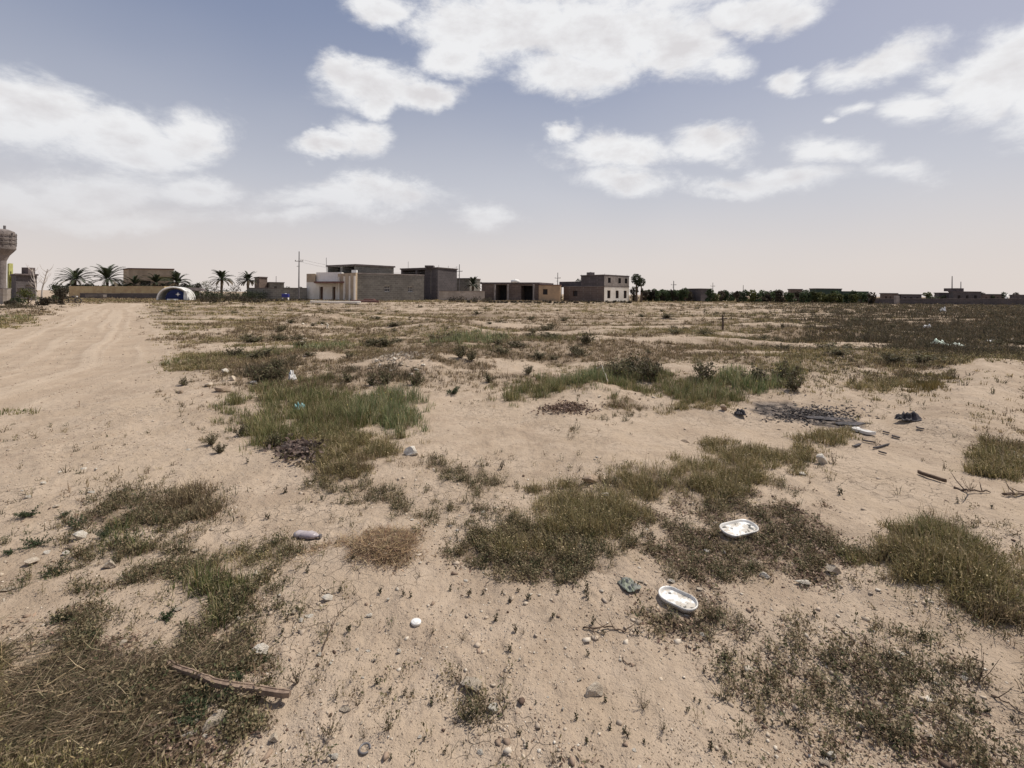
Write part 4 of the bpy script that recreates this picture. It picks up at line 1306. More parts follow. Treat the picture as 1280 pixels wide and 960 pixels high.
# --- dark low house far left
h6 = root_at(None, 'low_house', 'dark flat roofed shed between the water tower and the bare trees', 'house')
a, b, c = P2(14, 70), P2(20, 66), P2(46, 68)
f1, f2 = shell('wall', a, b, c, GB, Z(344, 66), M['block_dark'], h6, hr=[(.05, .35, .35, .55), (.45, .9, .55, .68)], depth=.4)
for f in f2: pane(f, 'window', M['concrete_pale'], h6)
slab('roof', a, b, c, Z(344, 66), Z(342, 66), M['slab'], h6, .4)
MB().box(-.5, -.5, 0, .5, .5, 1.0, 0, (P2(17, 66).x, 68, Z(342, 66))).build('roof_hatch', M['slab'], h6)
yb = root_at(None, 'yellow_kiosk', 'narrow greenish yellow block standing beside the water tower', 'kiosk')
f1, f2 = shell('wall', P2(9, 72), P2(11, 70), P2(16, 71), GB, Z(329, 70), plain('yellow_green_paint', (.42, .42, .14), (.34, .33, .12), 2, .8, .2, 5), yb, hr=[(.3, .6, .55, .8)])
for f in f2: pane(f, 'window', M['void'], yb)
# --- grey houses right of the palms
h7 = root_at(None, 'low_house', 'stepped grey block house beyond the dark palm left of the pole', 'house')
shell('wall', P2(318, 112), P2(324, 108), P2(334, 110), GB, Z(347, 108), M['block_brown'], h7)
slab('roof', P2(318, 112), P2(324, 108), P2(334, 110), Z(347, 108), Z(345.8, 108), M['slab'], h7, .2)
f1, f2 = shell('side_wing', P2(332, 113), P2(337, 109), P2(355, 111), GB, Z(353.6, 109), M['block_grey'], h7, hr=[(.3, .5, .5, .8)])
for f in f2: pane(f, 'window', M['void'], h7)
slab('wing_roof', P2(332, 113), P2(337, 109), P2(355, 111), Z(353.6, 109), Z(352.6, 109), M['slab'], h7, .2)
long_wall('grey block boundary wall left of the utility pole', [(309, 92), (327, 91), (350, 91), (383, 92)], 360.5, M['block_grey'])
# --- far flat house right
h8 = root_at(None, 'low_house', 'small flat roofed brown house above the hedge right of the round tree', 'house')
f1, f2 = shell('wall', P2(856, 130), P2(876, 124), P2(889, 127), GB, Z(361.5, 124), M['block_dark'], h8, hl=[(.2, .4, .3, .7)])
for f in f1: pane(f, 'window', M['void'], h8)
slab('roof', P2(856, 130), P2(876, 124), P2(889, 127), Z(361.5, 124), Z(360.6, 124), M['slab'], h8, .2)
# --- long green-roofed sheds
h9 = root_at(None, 'farm_shed', 'long low dark green shed above the orchard at the right', 'shed')
gp_ = plain('green_sheet_roof', (.045, .07, .05), (.03, .05, .04), 2, .7, .3, 5)
shell('wall', P2(1012, 150), P2(1020, 146), P2(1052, 148), GB, Z(361.8, 146), gp_, h9)
slab('roof', P2(1012, 150), P2(1020, 146), P2(1052, 148), Z(361.8, 146), Z(360.6, 146), M['slab'], h9, .2)
shell('side_wing', P2(1048, 152), P2(1053, 150), P2(1086, 153), GB, Z(364.2, 150), gp_, h9)

# --- village on the right edge
far_specs = [  # u0, uc, u1, Y, vtop, material, label
    (1100, 1104, 1122, 130, 367.4, 'block_brown', 'small brown block house left of the white post in the far village'),
    (1122, 1126, 1152, 132, 368.8, 'block_dark', 'long low dark house with three small windows in the far village'),
    (1168, 1174, 1190, 135, 366.8, 'block_dark', 'dark flat house under the taller mast in the far village'),
    (1186, 1192, 1226, 128, 365.4, 'block_dark', 'wide dark house with a roof room in the far village'),
    (1224, 1228, 1252, 132, 368.6, 'block_brown', 'low brown house near the white vehicles in the far village'),
    (1262, 1268, 1290, 120, 369.5, 'block_dark', 'low dark house at the right edge of the far village'),
    (985, 989, 1003, 140, 359.9 + 2.2, 'block_brown', 'small ruined brown house among the hedge trees'),
    (1290, 1296, 1360, 126, 366.5, 'block_brown', 'long brown house past the right edge of the far village'),
    (-60, -50, -15, 75, 345, 'block_dark', 'dark brown house behind the water tower'),
]
for (u0, uc, u1, Y, vt, mt, lb) in far_specs:
    r = root_at(None, 'village_house', lb, 'house')
    a, b, c = P2(u0, Y + 4), P2(uc, Y), P2(u1, Y + 2)
    z1 = Z(vt, Y)
    hr_ = [(.15, .25, .45, .75), (.45, .55, .45, .75), (.75, .85, .45, .75)]
    f1, f2 = shell('wall', a, b, c, GB, z1, M[mt], r, hr=hr_)
    for f in f2: pane(f, 'window', M['void'], r)
    slab('roof', a, b, c, z1, z1 + .25, M['slab'], r, .2)
    if uc == 1192:
        MB().box(-1.5, -1.5, 0, 1.5, 1.5, .9, .2, (P2(1205, Y).x, Y + 3, z1 + .25)).build('roof_room', M['slab'], r)
MB_ = long_wall('long low dusty brown wall running in front of the far village', [(1086, 116), (1130, 115), (1180, 114), (1230, 113), (1300, 112)], 374.0, M['block_dark'])
# earth bank
bank = long_wall('long bank of yellow earth below the palm trees', [(86, 104), (120, 103.5), (160, 103), (205, 103.5)], 357.8, M['earth_wall'], 2.0, 'earth_bank', copes=False)
bank['category'] = 'earth bank'
long_wall('low dark wall at the foot of the yellow earth bank', [(100, 98), (150, 97.5), (203, 98)], 367.3, M['block_dark'])
long_wall('low block wall at the foot of the water tower', [(-40, 52), (9, 50), (11, 56)], 361.5, M['block_pale'])

# ------------------------------------------------------------------ water tower
wt = empty('water_tower', (P2(0, 55).x, 55, 0), 0, 'round concrete water tower at the left edge with a railed tank', 'water tower')
sc = 55 / F_PX
zt = lambda v: Z(v, 55)
r_t = 13.5 * sc
MB().lathe([(6.4 * sc, -.5), (5.2 * sc, zt(350)), (5.4 * sc, zt(326)), (8 * sc, zt(319))], 18).build('shaft', M['concrete'], wt, False)
MB().lathe([(8 * sc, zt(319)), (r_t * .86, zt(314)), (r_t * .93, zt(312.5))], 18).build('tank_base', M['concrete'], wt)
MB().lathe([(r_t * .95, zt(312.4)), (r_t, zt(311)), (r_t, zt(307)), (r_t * .94, zt(306.8)), (r_t * .94, zt(292)), (r_t * .9, zt(289)), (r_t * .5, zt(286.5))], 18).build('tank', M['concrete'], wt)
mb = MB()
for z_ in (zt(303), zt(298), zt(293)):
    pts = [(r_t * 1.03 * math.cos(k * math.pi / 12), r_t * 1.03 * math.sin(k * math.pi / 12), z_) for k in range(25)]
    mb.tube(pts, .04, 4, False)
for k in range(12):
    q = k * math.pi / 6
    mb.tube([(r_t * 1.02 * math.cos(q), r_t * 1.02 * math.sin(q), zt(307)), (r_t * 1.02 * math.cos(q), r_t * 1.02 * math.sin(q), zt(291))], .05, 4)
mb.build('railing', M['concrete'], wt)
MB().tube([(.5, 0, zt(286.5)), (.5, 0, zt(282))], .12, 8).build('vent_pipe', M['metal'], wt)
MB().tube([(r_t, 0, zt(297)), (r_t * 1.12, 0, zt(291))], .06, 6).build('spout', M['metal'], wt)

# ------------------------------------------------------------------ utility poles
def pole(u, Y, vt, label, arms=True, th=.11, vb=378):
    r = empty('utility_pole', (P2(u, Y).x, Y, hz(P2(u, Y).x, Y) - .2), 0, label, 'utility pole', 'utility poles along the village')
    h = Z(vt, Y) + .2
    MB().tube([(0, 0, 0), (0, 0, h * .5), (0, 0, h)], [th * 1.3, th, th * .7], 8).build('pole', M['metal'], r)
    if arms:
        MB().box(-.75, -.05, h * .80, .75, .05, h * .80 + .1).build('crossarm', M['metal'], r)
        MB().box(-.4, -.05, h * .70, .1, .05, h * .70 + .08).build('crossarm', M['metal'], r)
        for x_ in (-.68, 0.35, .68):
            MB().lathe([(.05, 0), (.07, .08), (.05, .18)], 8, (x_, 0, h * .80 + .1)).build('insulator', M['concrete_pale'], r)
    return r


pole(373.5, 82, 314.5, 'tallest utility pole, standing left of the cream fronted house')
pole(574, 112, 330, 'utility pole rising behind the dark two storey house')
pole(697, 118, 340, 'utility pole between the porch house and the two storey house')
pole(842, 128, 350, 'utility pole above the green hedge right of the round tree', th=.14)
pole(891, 150, 352, 'thin utility pole just right of the small flat brown house')
pole(929, 150, 355, 'thin utility pole above the dark hedge near the middle of it', False)
pole(1190, 160, 344, 'tall thin mast above the far village at the right', False, .16)
pole(1201, 160, 351, 'shorter thin mast beside the tall one above the far village', False, .14)
pole(345, 115, 344, 'thin mast above the stepped grey house', False, .08)
mbw = MB()
A_ = at(373.5, 327, 82); B_ = at(574, 336, 112); 
for dz_ in (0, .5):
    pts = [A_.lerp(B_, k / 12) + Vector((0, 0, dz_ - 2.0 * (1 - ((k - 6) / 6) ** 2))) for k in range(13)]
    mbw.tube(pts, .018, 4, False)
tag(mbw.build('power_line', M['metal']), 'thin dark power lines strung between the utility poles', 'cable')


# ------------------------------------------------------------------ trees
def foliage(cl, n, size, cols, sq=(1, 1, 1)):
    """leaves spread through clumps (x,y,z,r)"""
    cl = np.array(cl, dtype=float)
    w = cl[:, 3] ** 2; k = rng.choice(len(cl), n, p=w / w.sum())
    d = rng.normal(0, 1, (n, 3)); d /= np.linalg.norm(d, axis=1, keepdims=True)
    rr = cl[k, 3] * rng.uniform(.25, 1, n) ** .45
    c = cl[k, :3] + d * rr[:, None] * np.array(sq)
    tone = rng.uniform(.75, 1.3, len(cl))[k]
    cc = np.array(cols)[rng.integers(0, len(cols), n)] * rng.uniform(.75, 1.3, (n, 1)) * tone[:, None]
    return leaves(c, size * rng.uniform(.6, 1.4, n), cc, .15, .6)


def palm(u, Y, vc, vb, R_, label, nf=54, dark=1.0):
    x, y = P2(u, Y)
    gz = hz(x, y)
    r = empty('palm_tree', (x, y, gz), rng.uniform(0, 6), label, 'palm tree', 'date palms near the houses')
    zc = Z(vc, Y) - gz
    n = 10
    MB().tube([(0, 0, -.2)] + [(0.04 * math.sin(k), 0, zc * k / n) for k in range(1, n + 1)], [.34] + [.26 + .04 * (k % 2) for k in range(n)], 9).build('trunk', M['trunk'], r)
    parts = []
    for i in range(nf):
        az = rng.uniform(0, 2 * math.pi); el = rng.uniform(-.1, 1.5); Lf = R_ * rng.uniform(.85, 1.15)
        pts = []
        p = np.array([0, 0, zc]); a = el
        for s in range(11):
            pts.append(p.copy())
            p = p + np.array([math.cos(az) * math.cos(a), math.sin(az) * math.cos(a), math.sin(a)]) * Lf / 10
            a -= (.06 + .04 * s * .35)
        pts = np.array(pts)
        nl = 30
        tt = np.linspace(.12, .99, nl)
        pos_ = np.stack([np.interp(tt, np.linspace(0, 1, 11), pts[:, q]) for q in range(3)], -1)
        tan = np.gradient(pos_, axis=0); tan /= np.linalg.norm(tan, axis=1, keepdims=True)
        sd = np.cross(tan, [0, 0, 1.0]); sd /= np.linalg.norm(sd, axis=1, keepdims=True) + 1e-6
        ll = (np.sin(tt * 2.9) * .75 + .25) * R_ * .16
        for sg in (-1, 1):
            tip = pos_ + (sd * sg * .8 + tan * .65 + np.array([0, 0, rng.uniform(-.1, .25)])) * ll[:, None]
            w_ = tan * .075
            V = np.stack((pos_ - w_, pos_ + w_, tip), 1).reshape(-1, 3)
            cc = (np.array([[.055, .068, .036]]) if el > .1 else np.array([[.15, .115, .07]])) * rng.uniform(.6, 1.3) * dark
            parts.append((V, np.full(nl, 3), np.arange(3 * nl), np.repeat(cc, 3 * nl, 0)))
        w2 = sd[[0] * 11] * 0
        V = np.concatenate((pts + [0, 0, .03], pts - [0, 0, .03])); q_ = np.arange(10)
        parts.append((V, np.full(10, 4), np.stack((q_, q_ + 1, q_ + 12, q_ + 11), -1).ravel(), np.full((22, 3), .12)))
    V, S, I, Cc = merge(parts)
    np_mesh('crown', V, S, I, M['leaf'], r, Cc)
    return r


palm(94, 112, 350, 366, 3.9, 'date palm furthest left above the yellow bank')
palm(134, 110, 350, 366, 4.6, 'largest date palm, standing left of the flat roofed brown house')
palm(277, 108, 350, 370, 2.9, 'small date palm with a clear trunk right of the tent')
palm(310, 104, 351, 372, 2.6, 'dark bushy date palm in front of the stepped grey house', 44, .6)
palm(591, 104, 357, 370, 2.4, 'date palm behind the pale boundary wall by the dark house', 30, .7)
palm(222, 112, 353, 368, 3.4, 'drooping date palm right of the flat roofed brown house')
palm(195, 111, 354, 368, 3.0, 'short date palm in front of the flat roofed brown house', 30, .8)
palm(168, 112, 356, 368, 2.8, 'low date palm half hidden beside the flat roofed brown house', 26, .7)


def tree(name, u, Y, vt, half_w, label, cols, cat='tree', group=None, n=900, leaf=.22, trunk_frac=.3, vb=None, lumps=9, mat='trunk', sq=(1, 1, 1)):
    x, y = P2(u, Y)
    gz = hz(x, y)
    r = empty(name, (x, y, gz), 0, label, cat, group)
    H = max(Z(vt, Y) - gz, .5)
    W = half_w * Y / F_PX
    zb = H * trunk_frac
    cl = []
    for i in range(lumps):
        q = rng.uniform(0, 2 * math.pi); rr = rng.uniform(0, .8) * W; zz = rng.uniform(zb, H * .86)
        rad_ = rng.uniform(.26, .42) * min(W, H - zb if H - zb > .4 else .4)
        lim = 1 - abs((zz - zb) / max(H - zb, .1) - .4) * .7
        cl.append((rr * lim * math.cos(q), rr * lim * math.sin(q), zz, rad_))
    cl.append((0, 0, H - .3 * (H - zb), .3 * (H - zb)))
    mb = MB()
    mb.tube([(0, 0, -.2), (.03, 0, zb), (0.05, .05, H * .7)], [.045 * H + .03, .03 * H + .02, .01 * H + .01], 7)
    for c in cl[:5]:
        mb.tube([(.02, 0, zb * .8), ((c[0]) * .5, c[1] * .5, (zb + c[2]) / 2), c[:3]], [.02 * H + .015, .012 * H + .01, .008], 5)
    mb.build('trunk', M[mat], r)
    V, S, I, Cc = foliage(cl, n, leaf, cols, sq)
    np_mesh('crown', V, S, I, M['leaf'], r, Cc)
    return r


DG = [(.050, .060, .032), (.07, .078, .04), (.036, .044, .027)]
GG = [(.06, .088, .038), (.08, .11, .048), (.048, .064, .032)]
BG = [(.065, .052, .036), (.085, .07, .048), (.045, .04, .028)]
YG = [(.09, .10, .03), (.12, .12, .04), (.06, .07, .03)]
# the two-crowned dark tree
tree('round_tree', 795.5, 97, 342, 6, 'dark tree with a tall round crown at the right end of the two storey house', DG, n=1500, leaf=.26, trunk_frac=.35, lumps=8)
tree('round_tree', 801.5, 98, 347, 4, 'smaller round crowned tree leaning out beside the taller dark one', DG, n=900, leaf=.25, trunk_frac=.4, lumps=5)
tree('dark_tree', 792, 100, 358, 9, 'low dark bushy tree at the foot of the round crowned tree', BG, n=900, leaf=.26, trunk_frac=.1)
tree('dark_tree', 724, 106, 348, 5, 'dark tree top showing behind the two storey house', DG, n=500, leaf=.25)
tree('leafy_tree', 1160, 124, 364.5, 7, 'dark olive tree standing between the houses of the far village', YG, n=700, leaf=.3, trunk_frac=.2)
tree('leafy_tree', 1164, 123, 370, 10, 'wide low bush below the olive tree of the far village', DG, 'bush', n=700, leaf=.3, trunk_frac=.05)
for i, (u, vt, w) in enumerate([(1228, 365.5, 3), (1255, 364.5, 4), (1270, 365.5, 2.5), (1141, 368, 5), (1212, 368, 5), (1240, 369, 6), (1275, 371, 7), (1180, 369, 5)]):
    tree('dark_tree', u, 138 - i, vt, w, 'dark tree rising between the roofs of the far village', DG if i % 2 else BG, group='trees of the far village', n=350, leaf=.32)
# green hedge from the round tree to the flat house
for i in range(13):
    tree('hedge_tree', 806 + i * 4.2, 112 + rng.uniform(-3, 3), 361.8 + rng.uniform(-1.2, 1.6) - (1.5 if i > 10 else 0), rng.uniform(4.5, 6.5), 'bushy dark green hedge tree, ' + ('first', 'second', 'third', 'fourth', 'fifth', 'sixth', 'seventh', 'eighth', 'ninth', 'tenth', 'eleventh', 'twelfth', 'thirteenth')[i] + ' from the round crowned tree',
         GG if i > 3 else BG, group='green hedge trees right of the round tree', n=700, leaf=.34, trunk_frac=.04)
# long dark line of trees
for i in range(46):
    u = 806 + i * 6.3 + rng.uniform(-2.5, 2.5)
    gr = 1012 < u < 1040 or 1040 < u < 1064 and i % 2
    tree('orchard_tree' if gr else 'hedge_tree', u, 116 + rng.uniform(-6, 22), 363.9 + rng.uniform(-3.0, 2.6) + (u - 900) * .008 + (2.0 if gr else 0), rng.uniform(6, 9),
         ('bright green orchard tree ' if gr else ('lower ' if i % 2 else 'taller ') + 'dark bushy far tree ') + near(u, 376), YG if gr or i % 7 == 0 else (GG if i % 3 else BG),
         group='green orchard trees' if gr else 'far line of dark trees', n=800, leaf=.42, trunk_frac=.02)
# left background hedge and trees
for i in range(22):
    u = 72 + i * 8.3
    if 205 < u < 216: continue
    tree('hedge_tree', u, 108 + rng.uniform(-2, 6), 354.0 + rng.uniform(-1.5, 2.5), rng.uniform(5, 8), ('brown' if i % 3 == 0 else 'dark') + ' bushy tree behind the yellow bank, ' + ('below the leftmost palm' if u < 108 else 'below the largest palm' if u < 150 else 'before the flat roofed brown house' if u < 200 else 'between the tent and the small palm'), DG if i % 3 else BG,
         group='dark hedge behind the yellow bank', n=800, leaf=.32, trunk_frac=.03)
for i, (u, Y, vt, w, cols) in enumerate([(258, 118, 350, 6, YG), (248, 119, 352.5, 7, GG), (268, 117, 353, 7, BG), (295, 118, 356, 10, BG), (360, 99, 357.5, 9, DG), (375, 100, 358, 8, BG), (345, 99, 359, 8, BG)]):
    tree('leafy_tree', u, Y, vt, w, 'bushy tree ' + near(u, 370), cols, group='bushy trees behind the tent and grey wall', n=500, leaf=.24, trunk_frac=.1)
# continuing background beside the picture
for i in range(16):
    u = -70 - i * 26 if i % 2 else 1330 + i * 26
    tree('hedge_tree', u, 100 + rng.uniform(-10, 20), 356 + rng.uniform(-3, 6), rng.uniform(8, 14), 'dark bushy tree beyond the edge of the view', DG if i % 3 else BG, group='outer background trees', n=350, leaf=.35, trunk_frac=.06)

# bushes by the water tower
for (u, Y, vt, w, cols, lb) in [(70, 52, 352, 11, DG, 'large dark bush left of the scrap heap'), (78, 50, 358, 8, BG, 'brown dark bush hiding part of the scrap heap'),
                                (35, 50, 362, 14, YG, 'wide yellowish bush right of the low block wall'), (22, 47, 372, 10, DG, 'low bush in front of the low block wall'),
                                (55, 46, 372, 16, BG, 'brown low bush in front of the pale bare trees'), (10, 44, 377, 12, BG, 'brown low bush at the left edge')]:
    tree('bush', u, Y, vt, w, lb, cols, 'bush', n=900, leaf=.16, trunk_frac=.02, lumps=12)
for (u, lean, lb) in [(46, -.25, 'pale bare tree leaning left by the water tower'), (51, .35, 'pale bare tree leaning right by the water tower')]:
    x, y = P2(u, 52)
    r = empty('bare_tree', (x, y, hz(x, y)), 0, lb, 'tree')
    H = Z(336, 52)
    mb = MB()
    mb.tube([(0, 0, -.2), (lean * .5, 0, H * .45), (lean * 2.2, 0, H)], [.11, .07, .03], 7)
    mb.build('trunk', M['pale_bark'], r)
    mb = MB()
    for k in range(14):
        z_ = H * rng.uniform(.45, .95); s = lean * (z_ / H) * 2.0; q = rng.uniform(0, 6.28); l_ = rng.uniform(.4, 1.0)
        mb.tube([(s, 0, z_), (s + l_ * .5 * math.cos(q), l_ * .5 * math.sin(q), z_ + l_ * .45), (s + l_ * .7 * math.cos(q), l_ * .7 * math.sin(q), z_ + l_)], [.025, .016, .008], 4)
    mb.build('branches', M['pale_bark'], r)

# dark low bushes along the foot of walls, each its own
def low_bushes(spec, group, label, cols, leaf=.11, n=300):
    for (u, v, w, h) in spec:
        p = place(u, v)
        r = empty('low_bush', p, 0, label(u, v) if callable(label) else label, 'bush', group)
        s = w * math.hypot(p.x, p.y) / F_PX; hh_ = h * math.hypot(p.x, p.y) / F_PX
        cl = [(rng.uniform(-.7, .7) * s, rng.uniform(-.5, .5) * s, hh_ * rng.uniform(.25, .6), hh_ * rng.uniform(.3, .5)) for _ in range(7)]
        mb = MB()
        for c in cl: mb.tube([(0, 0, -.03), (c[0] * .5, c[1] * .5, c[2] * .6), c[:3]], [.02 * hh_ + .004, .012 * hh_ + .003, .003], 4)
        mb.build('stems', M['twig'], r)
        V, S, I, Cc = foliage(cl, n, leaf, cols)
        np_mesh('leaves', V, S, I, M['leaf'], r, Cc)


low_bushes([(252 + i * 9 + rng.uniform(-2, 2), 378 + rng.uniform(-1, 1), 8, rng.uniform(6, 9)) for i in range(9)], 'brown bushes right of the tent', lambda u, v: 'brown bush in the row right of the tent, ' + near(u, v), BG, .16, 350)
low_bushes([(565, 377.5, 9, 7), (578, 378, 10, 9), (598, 378, 10, 8), (606, 378, 9, 7), (590, 379, 8, 5)], 'bushes at the foot of the pale boundary wall', 'brown bush at the foot of the pale boundary wall', BG, .18, 350)
low_bushes([(615 + i * 8.2, 378.5 + rng.uniform(-.6, 1), 6, rng.uniform(2.5, 4)) for i in range(22)], 'low bushes in front of the porch house', lambda u, v: 'low brown bush ' + near(u, v), BG, .2, 160)
low_bushes([(244 + i * 8 + rng.uniform(-2, 2), 374.5, 7, rng.uniform(8, 13)) for i in range(11)], 'taller bushes behind the row right of the tent', lambda u, v: 'taller dark bush right of the tent, ' + near(u, v), DG, .22, 420)
low_bushes([(330 + i * 10, 377 + rng.uniform(-1, 1), 9, rng.uniform(3, 6)) for i in range(6)], 'bushes before the grey wall', 'low bush before the grey wall left of the pole', BG, .17, 220)


# ------------------------------------------------------------------ stones
def stone_mesh(seed, flat_=.6, sub=2, rough=.25):
    r_ = np.random.default_rng(seed)
    bm = bmesh.new(); bmesh.ops.create_icosphere(bm, subdivisions=sub + 1, radius=.5)
    off = r_.uniform(0, 50, 3); cut = [(Vector(r_.normal(0, 1, 3)).normalized(), r_.uniform(.16, .34)) for _ in range(9)]
    for v in bm.verts:
        p = v.co.copy()
        for nrm_, d_ in cut:                      # broken faces
            k = p.dot(nrm_)
            if k > d_: p -= nrm_ * (k - d_) * .95
        q = np.array([p.x * 3 + off[0]]), np.array([p.y * 3 + p.z * 2.2 + off[1]])
        p *= 1 + rough * (float(fbm(q[0], q[1], 3, seed)[0]) - .5) * 1.6
        p.z *= flat_
        v.co = p
    me = bpy.data.meshes.new('stone'); bm.to_mesh(me); bm.free()
    return me


S_MESH = {}
for mk in ('stone', 'stone_white', 'stone_brown'):
    S_MESH[mk] = []
    for i in range(4):
        me = stone_mesh(i * 7 + len(mk), [.55, .7, .45, .85][i])
        me.materials.append(M[mk]); S_MESH[mk].append(me)


def px_m(p):
    return math.hypot(p.x, p.y, CAM_H) / F_PX


def stone(u, v, w, label, mk='stone', var=0, asp=1.0, hgt=1.0, rz=None, group=None, sink=.12, name='stone'):
    p = place(u, v)
    s = w * p.y / F_PX
    o = bpy.data.objects.new(name, S_MESH[mk][var % 4])
    COL.objects.link(o)
    o.scale = (s * 1.1, s * asp, s * hgt)
    o.rotation_euler = (0, 0, rng.uniform(-.4, .4) if rz is None else rz)
    o.location = (p.x, p.y, p.z + s * (.25 * hgt - sink * .5))
    return tag(o, label, 'stone', group)


stone(588, 857, 29, 'largest pale stone at bottom centre, round and half buried beside dark twigs', 'stone', 0, .9, .8)
stone(617, 887, 15, 'narrow white stone standing just below the large round one at bottom centre', 'stone_white', 1, .8, 1.4)
stone(742, 867, 25, 'brown sided pale stone alone on bare sand below the trays', 'stone', 3, .8, .9)
stone(1041, 716, 20, 'pale yellowish stone with dark underside left of the right hand grass clump', 'stone', 1, .8, 1.0)
stone(955, 720, 15, 'small curled pale stone at the lower edge of the brown litter', 'stone_white', 2, .9, .8)
stone(1003, 730, 17, 'whitish broken stone at the tip of the brown litter', 'stone_white', 0, .7, .7)
stone(1028, 579, 22, 'bright white stone with a dark hollow below the burnt patch', 'stone_white', 3, .7, .9)
stone(1003, 593, 9, 'small white stone lower left of the bright white one', 'stone_white', 1)
stone(515, 567, 26, 'long whitish stone at the lower right corner of the big grass clump', 'stone_white', 2, .8, .9)
stone(740, 603, 36, 'flat tan slab lying in grass above the middle olive clump', 'stone_brown', 3, .45, .5, .25)
stone(756, 621, 12, 'small round pale stone just below the flat slab', 'stone_white', 0)
stone(403, 567, 12, 'light grey stone on the right of the purple brown heap', 'stone', 2)
stone(136, 709, 19, 'pinkish round stone among weeds on the left', 'stone', 1, .9, .9)
stone(60, 691, 8, 'tiny white stone beside the round green rosette', 'stone_white', 1)
stone(101, 673, 20, 'pinkish white crumbled stone between two green rosettes', 'stone_white', 3, .8, .8)
stone(89, 686, 15, 'dark edged brown stone below the crumbled pinkish one', 'stone_brown', 0)
stone(38, 705, 16, 'flat pinkish stone left of the dark green rosette', 'stone', 2)
stone(8, 738, 17, 'flat pale stone at the left edge of the picture', 'stone', 2, .6, .5)
stone(269, 905, 27, 'long pale stone below the broken plank', 'stone', 3, .6, .9, .9)
stone(235, 922, 18, 'white oval stone left of the long pale stone', 'stone_white', 0, .6, .8, .4)
stone(257, 921, 7, 'tiny white upright stone beside the white oval one', 'stone_white', 1, .7, 1.3)
stone(175, 923, 22, 'tan flat stone in dead grass at the bottom left', 'stone', 2, .7, .7)
stone(150, 944, 16, 'dull tan stone just below the tan flat one', 'stone', 1)
stone(90, 954, 27, 'large pale stone cut by the bottom edge at the left', 'stone', 0, .7, 1.0, .5)
stone(327, 818, 27, 'pale lumpy stone at the right end of the weeds, above the plank', 'stone_white', 3, .8, .8)
stone(318, 830, 14, 'smaller pale stone touching the lumpy one above the plank', 'stone', 1)
stone(410, 750, 20, 'white crumbly stone in the middle of the left sand path', 'stone_white', 3, .7, .6)
stone(388, 770, 12, 'white chip right of the two little chips on the sand path', 'stone_white', 1, .7, .5)
stone(377, 775, 12, 'white chip next to its twin on the sand path', 'stone_white', 2, .7, .5)
stone(365, 767, 9, 'pinkish pebble left of the white chips', 'stone', 0)
stone(461, 771, 8, 'lone pale pebble below and right of the straw heap', 'stone_white', 0)
stone(447, 812, 8, 'white chip above the twiggy tufts', 'stone_white', 2, .7, .6)
stone(461, 814, 7, 'white chip right of the other one above the twiggy tufts', 'stone_white', 1, .7, .6)
stone(499, 816, 8, 'white pebble with dark base near the middle of the lower sand', 'stone_white', 3)
stone(416, 948, 13, 'white stone at the bottom left of the bare sand', 'stone_white', 0, .8, .9)
stone(400, 818, 6, 'tiny white pebble between the twiggy tufts', 'stone_white', 1)
stone(430, 888, 16, 'flat tan stone in the tuft right of the plank', 'stone', 2, .6, .5)
stone(342, 925, 15, 'pale stone in the weeds right of the long pale stone', 'stone', 1)
stone(601, 940, 13, 'pale flat stone near the bottom edge in the middle', 'stone_white', 2, .7, .6)
stone(190, 857, 8, 'pair sized white pebble below the top of the plank', 'stone_white', 1)
stone(793, 938, 6, 'tiny white pebble near the lower right weeds', 'stone_white', 1)
stone(874, 737, 9, 'pale chip right of the lower tray', 'stone', 2, .8, .6)
stone(840, 728, 14, 'whitish chip touching the top of the lower tray', 'stone_white', 3, .6, .5)
stone(800, 727, 0.1 + 9, 'reddish white chip between the crushed packet and the lower tray', 'stone', 0, .6, .5)
stone(885, 690, 9, 'pale chip in the litter below the upper tray', 'stone_white', 1)
stone(905, 691, 9, 'pale chip in the litter, the right of the two below the upper tray', 'stone_white', 2)
stone(925, 689, 7, 'small round pale chip under the right end of the upper tray', 'stone', 1)
stone(878, 793, 11, 'white chips in the litter below the lower tray', 'stone_white', 2, .7, .5)
stone(1040, 945, 12, 'white upright stone in the bottom right weeds', 'stone_white', 1, .7, 1.3)
stone(1030, 955, 12, 'pinkish stone at the bottom edge in the right weeds', 'stone', 0)
stone(1205, 848, 16, 'white stone beside the tall sprig at the right', 'stone_white', 2, .5, .6)
stone(1192, 905, 0.1 + 8, 'white pebble in the right corner weeds', 'stone_white', 1)
stone(282, 467, 12, 'white stone on top of the bank left of the dark bushes', 'stone_white', 3, .8, .9)
stone(290, 475, 11, 'pale stone just below the white one left of the dark bushes', 'stone', 1)
stone(260, 483, 12, 'rounded tan stone left of the earth block', 'stone', 0)
stone(316, 480, 11, 'white round stone right of the earth block', 'stone_white', 0, .9, .9)
stone(226, 491, 14, 'dark and white broken stone beside the track', 'stone_brown', 2, .6, .6)
stone(236, 562, 10, 'flat white stone lying in the open track', 'stone_white', 2, .6, .4)
stone(105, 586, 14, 'flat white stone among pebbles on the left track', 'stone_white', 2, .6, .4)
stone(905, 513, 16, 'dark brown clod above the long olive clump', 'stone_brown', 3, .8, .8, name='clod')
stone(857, 552, 15, 'flat brown clod on bare sand left of the long olive clump', 'stone_brown', 2, .7, .5, name='clod')
# the block of hard earth
stone(281, 489, 20, 'angular block of tan earth standing beside the track', 'stone_brown', 1, .7, 1.0, .2, name='earth_block')
